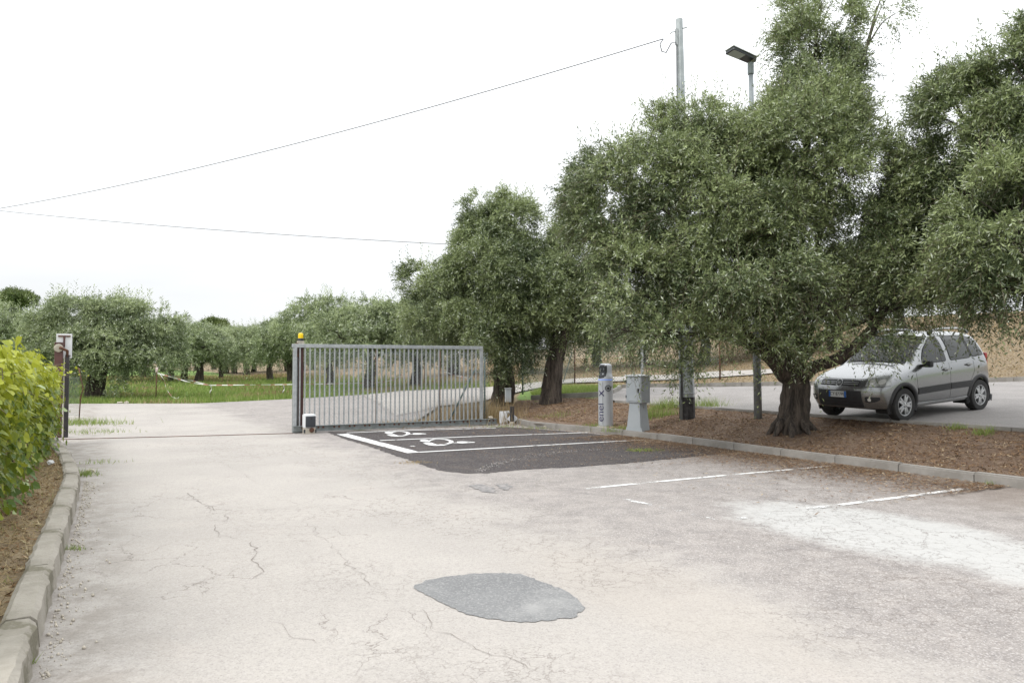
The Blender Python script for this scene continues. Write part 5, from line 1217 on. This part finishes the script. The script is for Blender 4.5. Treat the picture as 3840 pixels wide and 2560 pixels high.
lat = np.sign(np.cos(ang)) * np.abs(np.cos(ang)) ** .55 * halfw * rr; hz = .12 + (zmax - .12) * (np.clip(np.sin(ang), -.1, 1) ** 1 * .62 + .38 * hg.random(NH)) * rr
hz = np.where(ang < .9, .20 + (zmax - .25) * hg.random(NH) ** .8, hz)
pos = horg[None] + vdir[None] * tt[:, None] - ndir[None] * lat[:, None]
zg = lz(pos[:, 0], pos[:, 1]); P3 = np.c_[pos, np.maximum(zg + .05, hz)]
outn = unit(np.c_[-ndir[None] * np.cos(ang)[:, None] * 1.0, np.sin(ang)[:, None] * .8 + .45] + .45 * hg.normal(size=(NH, 3)))
tipd = unit(np.c_[-ndir[None] * .35 + .6 * hg.normal(size=(NH, 2)), -.75 + .45 * hg.normal(size=(NH, 1))]); tipd = unit(tipd - outn * (tipd * outn).sum(1, keepdims=True))
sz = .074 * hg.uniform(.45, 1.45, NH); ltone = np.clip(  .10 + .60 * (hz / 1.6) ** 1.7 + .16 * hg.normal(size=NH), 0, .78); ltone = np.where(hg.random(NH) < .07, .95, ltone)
xd = np.cross(tipd, outn)
root = empty('vine_hedge', (float(horg[0]), float(horg[1]), .1), 0, label='yellow green climbing vine hedge growing behind the old kerb', cat='hedge'); rloc = np.array((horg[0], horg[1], .1))
# runners waving above the hedge
RUN = []
for i in range(46):
    t0 = hg.uniform(.5, hl); p0 = np.r_[horg + vdir * t0 - ndir * hg.uniform(-.1, .5), 0]; p0[2] = 1.25 + .1 * hg.normal(); d_ = np.r_[-ndir * hg.uniform(-.2, .8) + vdir * hg.normal() * .5, hg.uniform(.2, .9)]
    RUN.append([p0 + d_ * k_ * .13 * hg.uniform(.8, 1.2) - np.array((0, 0, .012)) * k_ * k_ for k_ in range(6)])
RUN = np.array(RUN); exP = RUN[:, 1:].reshape(-1, 3); ne = len(exP)
P3 = np.r_[P3, exP]; outn = np.r_[outn, unit(hg.normal(size=(ne, 3)) * .5 + np.array((.3, -.6, .7)))]; tdx = unit(hg.normal(size=(ne, 3))); tdx = unit(tdx - outn[-ne:] * (tdx * outn[-ne:]).sum(1, keepdims=True))
tipd = np.r_[tipd, tdx]; xd = np.cross(tipd, outn); sz = np.r_[sz, .05 * hg.uniform(.6, 1.2, ne)]; ltone = np.r_[ltone, np.clip(.62 + .12 * hg.normal(size=ne), 0, .78)]
dist = np.linalg.norm(P3 - np.array((0, 0, CAMH)), axis=1); scrx = 1920 + F * P3[:, 0] / P3[:, 1]
score = sz / dist * np.where((scrx > -20) & (scrx < 330) & (P3[:, 1] > 3), 1, .01) * np.where(np.r_[rr, np.ones(ne)] > .9, 1, .3)
order = np.argsort(-score); big, rest = order[:300], order[300:]
base = leaf_verts(1.0)
def place(idx): return P3[idx][:, None] + sz[idx][:, None, None] * (base[None, :, 0:1] * xd[idx][:, None] + base[None, :, 1:2] * tipd[idx][:, None] + base[None, :, 2:3] * outn[idx][:, None])
co = place(rest) - rloc; q = (np.arange(len(rest)) * 6)[:, None, None] + np.array(lq)[None]
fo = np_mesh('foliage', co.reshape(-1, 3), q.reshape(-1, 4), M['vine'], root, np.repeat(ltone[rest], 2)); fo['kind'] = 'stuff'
lms = []
for k_ in range(8):
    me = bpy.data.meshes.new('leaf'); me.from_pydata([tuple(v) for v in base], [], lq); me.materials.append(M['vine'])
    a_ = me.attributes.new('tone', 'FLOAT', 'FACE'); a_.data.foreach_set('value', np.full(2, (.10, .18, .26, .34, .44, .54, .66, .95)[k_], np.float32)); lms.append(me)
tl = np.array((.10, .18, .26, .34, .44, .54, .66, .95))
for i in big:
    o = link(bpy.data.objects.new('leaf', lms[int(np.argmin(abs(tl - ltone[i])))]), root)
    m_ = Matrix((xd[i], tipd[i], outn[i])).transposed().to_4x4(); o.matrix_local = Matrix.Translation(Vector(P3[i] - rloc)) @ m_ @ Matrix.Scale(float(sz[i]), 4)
sc_, sq_ = prisms(RUN[:, [0, 2, 4, 5]] - rloc, .005); tw = np_mesh('runners', sc_, sq_, M['vine'] if False else M['twig'], root); tw['kind'] = 'stuff'
core = MB()
for i in range(26):
    t0 = hg.uniform(0, hl); p0 = horg + vdir * t0 - ndir * hg.uniform(-.3, .25); core.tube([(p0[0] - rloc[0], p0[1] - rloc[1], -.05), (p0[0] - rloc[0] + hg.normal() * .1, p0[1] - rloc[1] + hg.normal() * .1, .6), (p0[0] - rloc[0] + hg.normal() * .2, p0[1] - rloc[1] + hg.normal() * .2, 1.2)], [.02, .014, .008], 6)
core.build('stems', M['bark'], root)['kind'] = 'stuff'

# ------------------------------------------------------------------ grass, fallen leaves and grit
def blades(name, label, x, y, z, h, w, mat, seed, lean=.35, tone=.4, group=None):
    g = np.random.default_rng(seed); n = len(x); a_ = g.random(n) * 6.283; b0 = np.c_[x, y, z]; sx = np.c_[np.cos(a_), np.sin(a_), np.zeros(n)] * (w * g.uniform(.6, 1.3, n))[:, None] / 2
    hh = h * g.uniform(.5, 1.3, n); la_ = g.random(n) * 6.283; le = np.c_[np.cos(la_), np.sin(la_), np.zeros(n)] * (hh * lean * g.uniform(.2, 1.8, n))[:, None]
    tip = b0 + le + np.c_[np.zeros(n), np.zeros(n), hh]; mid_ = b0 + le * .35 + np.c_[np.zeros(n), np.zeros(n), hh * .55]
    co = np.stack([b0 - sx, b0 + sx, mid_ + sx * .8, tip, mid_ - sx * .8], 1).reshape(-1, 3)
    i5 = np.arange(n) * 5; quads = np.stack([i5, i5 + 1, i5 + 2, i5 + 4], 1); tris = np.stack([i5 + 4, i5 + 2, i5 + 3, i5 + 3], 1)
    co2 = np.stack([b0 - sx, b0 + sx, tip], 1).reshape(-1, 3); i3 = np.arange(n) * 3
    tn = np.clip(tone + .2 * g.normal(size=n), 0, .78); tn = np.where(g.random(n) < .08, .95, tn)
    o = np_mesh(name, co2, np.stack([i3, i3 + 1, i3 + 2], 1), M[mat], None, tn, tri=True); return tag(o, label, None, group, 'stuff')
def chips(name, label, x, y, z, l, w, mat, seed, tilt=.35, tone=.4):
    g = np.random.default_rng(seed); n = len(x); a_ = g.random(n) * 6.283; d_ = unit(np.c_[np.cos(a_), np.sin(a_), tilt * g.normal(size=n)]); s2 = unit(np.cross(d_, np.c_[tilt * g.normal(size=(n, 2)), np.ones(n)]))
    L_ = (l * g.uniform(.5, 1.4, n))[:, None]; w_ = (w * g.uniform(.6, 1.4, n))[:, None] / 2; p = np.c_[x, y, z + .012 * g.random(n)]
    co = np.stack([p - d_ * L_ / 2, p + s2 * w_, p + d_ * L_ / 2, p - s2 * w_], 1); co[:, :, 2] = np.maximum(co[:, :, 2], (np.asarray(z) + .0015)[:, None])
    tn = np.clip(tone + .22 * g.normal(size=n), 0, .78); tn = np.where(g.random(n) < .10, .95, tn)
    return tag(np_mesh(name, co.reshape(-1, 3), np.arange(n * 4).reshape(-1, 4), M[mat], None, tn), label, None, None, 'stuff')
def in_poly(poly, n, seed):
    g = np.random.default_rng(seed); P = np.array(poly); a_, b_ = P.min(0), P.max(0); o = np.zeros((0, 2))
    while len(o) < n:
        q = a_ + (b_ - a_) * g.random((n, 2)); o = np.r_[o, q[inside(poly, q)]]
    return o[:n]
g = np.random.default_rng(5)
# meadow across the road: denser near, thinning with distance
yy = 28.6 + 40 * g.random(120000) ** 2.0; xx = -48 + 52 * g.random(len(yy)); fy = np.interp(xx, [p[0] for p in FAR], [p[1] for p in FAR]); sG_ = s_of(xx, yy)
k_ = (yy > fy + .08) & (sG_ < 5 + g.normal(size=len(yy)) * 1.2) & ((xx / yy) > -.72); xx, yy = xx[k_], yy[k_]
pat = np.sin(xx * .9 + 1.3 * np.sin(yy * .5)) + np.sin(yy * 1.1 + xx * .35)
dry_m = (pat + .7 * g.normal(size=len(xx)) > 1.55) | ((yy > 55) & (g.random(len(xx)) < .5))
wd = .0011 * yy
blades('meadow_grass', 'green meadow grass across the road', xx[~dry_m], yy[~dry_m], H(xx[~dry_m], yy[~dry_m]) - .03, .20, wd[~dry_m], 'grass', 1, tone=.36)
blades('dry_grass', 'dry stalks in the meadow', xx[dry_m], yy[dry_m], H(xx[dry_m], yy[dry_m]) - .03, .24, wd[dry_m], 'dry', 2)
# dry slope beyond the upper car park and the dirt road
xx = -4 + 42 * g.random(90000); yy = 19 + 50 * g.random(90000) ** 1.5; s_g = s_of(xx, yy)
up_poly = np.array(UP); rd = np.array(road)
pts_ = np.c_[xx, yy]; k_ = ~inside(UP, pts_) & ~inside(road, pts_) & ~inside(drv, pts_) & ~inside(bed, pts_) & (s_g > 4.2) & (xx / yy < .75)
isl_ = (yy < 27.2) & (xx < 4.2); k_ &= ~isl_; xx, yy = xx[k_], yy[k_]
far_edge = np.interp(xx, [p[0] for p in UP[4:10]], [p[1] for p in UP[4:10]]); kk = (yy > far_edge + .25) | (xx < 3); xx, yy = xx[kk], yy[kk]
blades('dry_grass', 'dry straw grass on the slope above the upper car park', xx, yy, H(xx, yy) - .03, .055, .0012 * yy, 'dry', 3, 1.6, .26)
# green island grass behind the charging column
ip = in_poly([G(2020, 1492), G(2120, 1486), G(2245, 1480), G(2315, 1468), G(2325, 1452), G(2100, 1452), G(1990, 1475)], 9000, 4)
blades('green_grass', 'lush grass island behind the charging column', ip[:, 0], ip[:, 1], H(ip[:, 0], ip[:, 1]) - .02, .17, .020, 'grass', 5, .5, .55)
def tuft(label, px, py, n, spread, h, w, seed, mat='grass', bedside=True, tone=.45, dy=.6):
    c0 = GB(px, py) if bedside else G(px, py); g_ = np.random.default_rng(seed); x_ = c0[0] + spread * g_.normal(size=n); y_ = c0[1] + spread * dy * g_.normal(size=n)
    z_ = bedz(x_, y_) - .02 if bedside else H(x_, y_) + .001
    return blades('grass_tuft', label, x_, y_, z_, h, w, mat, seed, .5, tone)
for i, a_ in enumerate((('tall green grass left of the utility pole', 2500, 1528, 520, .30, .28, .010), ('tall green grass right of the utility pole', 2650, 1530, 420, .26, .28, .010), ('sparse green grass between cabinet and pole', 2460, 1560, 500, .25, .22, .011),
        ('small weed on the mulch beside the car', 3590, 1605, 120, .10, .12, .010), ('small weed on the mulch below the car tail', 3690, 1628, 140, .10, .14, .010), ('dry weeds at the foot of the cabinet', 2330, 1612, 260, .22, .12, .010), ('weeds at the foot of the charging column', 2240, 1600, 220, .20, .12, .010), ('weeds under the dark trunk', 2090, 1560, 200, .3, .12, .01))):
    tuft(*a_, 30 + i)
for i, a_ in enumerate((('green tuft growing through the dark asphalt', 2408, 1690, 420, .17, .045, .007), ('yellowish moss strip along the dark asphalt edge', 1555, 1735, 160, .13, .03, .008), ('green weeds before the gate rail end', 1870, 1600, 260, .35, .05, .008), ('weed under the gate rail', 1345, 1612, 80, .08, .08, .008), ('weeds along the kerb by the gate end', 2030, 1607, 220, .35, .06, .008),
        ('grass before the mesh fence by the vine', 300, 1590, 700, .55, .16, .012), ('grass in the road crack by the strike post', 330, 1622, 260, .5, .09, .010), ('weeds at the bend of the old kerb', 300, 1782, 260, .16, .09, .008), ('weed at the bend of the driveway', 380, 1735, 90, .18, .06, .008), ('weed at the foot of the old kerb', 272, 2060, 60, .05, .05, .006), ('weed by the near old kerb', 100, 2490, 40, .02, .05, .005), ('small weed at the right kerb', 3720, 1818, 60, .05, .07, .006))):
    tuft(*a_, 50 + i, bedside=False, tone=.42 if i != 1 else .8, mat='grass' if i != 1 else 'dry')
# tall brown weeds at the gate's right end
c0 = gate_pt(1850, .9); n = 1500; x_ = c0[0] + .55 * g.normal(size=n); y_ = c0[1] + .4 * g.normal(size=n); blades('dry_weeds', 'tall dry weeds behind the end of the gate', x_, y_, H(x_, y_) - .03, .60, .014, 'dry', 70, .3, .35)
n = 2600; tq = g.random(n); a0_, a1_ = np.array(gate_pt(1500, .9)), np.array(gate_pt(1850, 1.3)); pq = a0_ + (a1_ - a0_) * tq[:, None] + .45 * g.normal(size=(n, 2)); blades('dry_weeds', 'low dry litter and weeds along the foot of the mesh fence', pq[:, 0], pq[:, 1], H(pq[:, 0], pq[:, 1]) - .01, .10, .016, 'dry', 71, 1.2, .25)
# mulch of fallen olive leaves on the bed
ip = in_poly(bed, 60000, 8); near = (s_of(ip[:, 0], ip[:, 1]) > .12) & (ip[:, 0] / ip[:, 1] < .72); ip = ip[near]
chips('leaf_mulch', 'brown mulch of fallen olive leaves on the bed', ip[:, 0], ip[:, 1], bedz(ip[:, 0], ip[:, 1]) - .004, .075, .011, 'litter', 9, .5, .50)
# leaves blown over the bays, thinning away from the kerb
n = 26000; t_ = g.uniform(-3.2, 4.6, n); s__ = -np.abs(g.exponential(.62, n)) - .03; px_ = K0[0] + U[0] * s__ + V[0] * t_; py_ = K0[1] + U[1] * s__ + V[1] * t_
k_ = (s__ > -3.6) & inside(drv, np.c_[px_, py_]) & (np.sin(px_ * 2.3 + py_) + np.sin(py_ * 3.1 - px_ * 1.3) + 1.1 * g.normal(size=n) > -.9); px_, py_ = px_[k_], py_[k_]
chips('fallen_leaves', 'fallen olive leaves scattered on the parking bays by the kerb', px_, py_, np.full(len(px_), .013), .060, .013, 'litter', 10, .12, .42)
n = 3500; px_ = g.uniform(-2, 3, n); py_ = g.uniform(16, 19.4, n); k_ = inside(drv, np.c_[px_, py_]) & (g.random(n) < np.clip((s_of(px_, py_) + 4.0) / 4, 0, 1)); chips('fallen_leaves', 'fallen leaves along the gate end and charging bays', px_[k_], py_[k_], np.full(k_.sum(), .013), .065, .015, 'litter', 11, .12, .45)
# verge under the hedge
n = 15000; tq = g.random(n) * 11; pq = la[None] + vdir[None] * tq[:, None] + ndir[None] * (.16 + 1.3 * g.random(n))[:, None]; ip = pq[inside(lv, pq)]
chips('leaf_litter', 'brown dry leaves under the vine hedge', ip[::3, 0], ip[::3, 1], lz(ip[::3, 0], ip[::3, 1]), .065, .018, 'litter', 13, .5, .5)
chips('straw', 'straw lying on the verge by the old kerb', ip[1::2, 0], ip[1::2, 1], lz(ip[1::2, 0], ip[1::2, 1]) + .004, .09, .008, 'dry', 16, .35, .5)
m_ = np.sin(ip[:, 0] * 3.3 + ip[:, 1] * 1.9) + np.sin(ip[:, 1] * 4.2) + .5 * g.normal(size=len(ip)) > .6
blades('grass_tuft', 'green and dry grass on the verge by the old kerb', ip[m_, 0], ip[m_, 1], lz(ip[m_, 0], ip[m_, 1]) - .01, .07, .006, 'grass', 14, .6, .5); blades('dry_grass', 'straw on the verge by the old kerb', ip[~m_, 0][:6000], ip[~m_, 1][:6000], lz(ip[~m_, 0][:6000], ip[~m_, 1][:6000]) - .01, .07, .007, 'dry', 15, 1.8, .55)
# grit and pebbles along the foot of the old kerb
n = 700; i_ = g.integers(1, 5, n); f_ = g.random(n)[:, None]; LKa = np.array(LK); q = LKa[i_] * (1 - f_) + LKa[i_ + 1] * f_ - ndir * np.abs(g.exponential(.05, n))[:, None]; q -= ndir * .06
oc = np.array(((1, 0, 0), (-1, 0, 0), (0, 1, 0), (0, -1, 0), (0, 0, 1), (0, 0, -1)), float); of = np.array(((0, 2, 4), (2, 1, 4), (1, 3, 4), (3, 0, 4), (2, 0, 5), (1, 2, 5), (3, 1, 5), (0, 3, 5)))
rad_ = .004 + .010 * g.random(n) ** 3; co = np.c_[q, rad_ * .5][:, None] + oc[None] * rad_[:, None, None] * g.uniform(.6, 1.3, (n, 6, 1)); tag(np_mesh('grit', co.reshape(-1, 3), ((np.arange(n) * 6)[:, None, None] + of[None]).reshape(-1, 3), M['stone'], None, None, tri=True), 'grit and pebbles at the foot of the old kerb', None, None, 'stuff')

tr_ = dense([G(1790, 1772), G(1830, 1752), G(1880, 1735), G(1960, 1718), G(2060, 1702), G(2200, 1688), G(2300, 1682)], .02, False); n = 420
tp_ = np.array(tr_)[g.integers(0, len(tr_), n)] + g.normal(size=(n, 2)) * np.array((.05, .07)); chips('pale_crumbs', 'trail of pale crumbled asphalt across the dark charging bays', tp_[:, 0], tp_[:, 1], np.full(n, .006), .020, .014, 'crumb', 81, .2, .6)
n = 5000; q = in_poly(ev, n, 83); kk = np.sin(q[:, 0] * 2.1 + 1) + np.sin(q[:, 1] * 1.7 + q[:, 0]) + g.normal(size=n) * .8 > .3; chips('fallen_leaves', 'thin scatter of leaf crumbs on the dark charging bays', q[kk, 0], q[kk, 1], np.full(kk.sum(), .006), .035, .010, 'litter', 84, .15, .5)
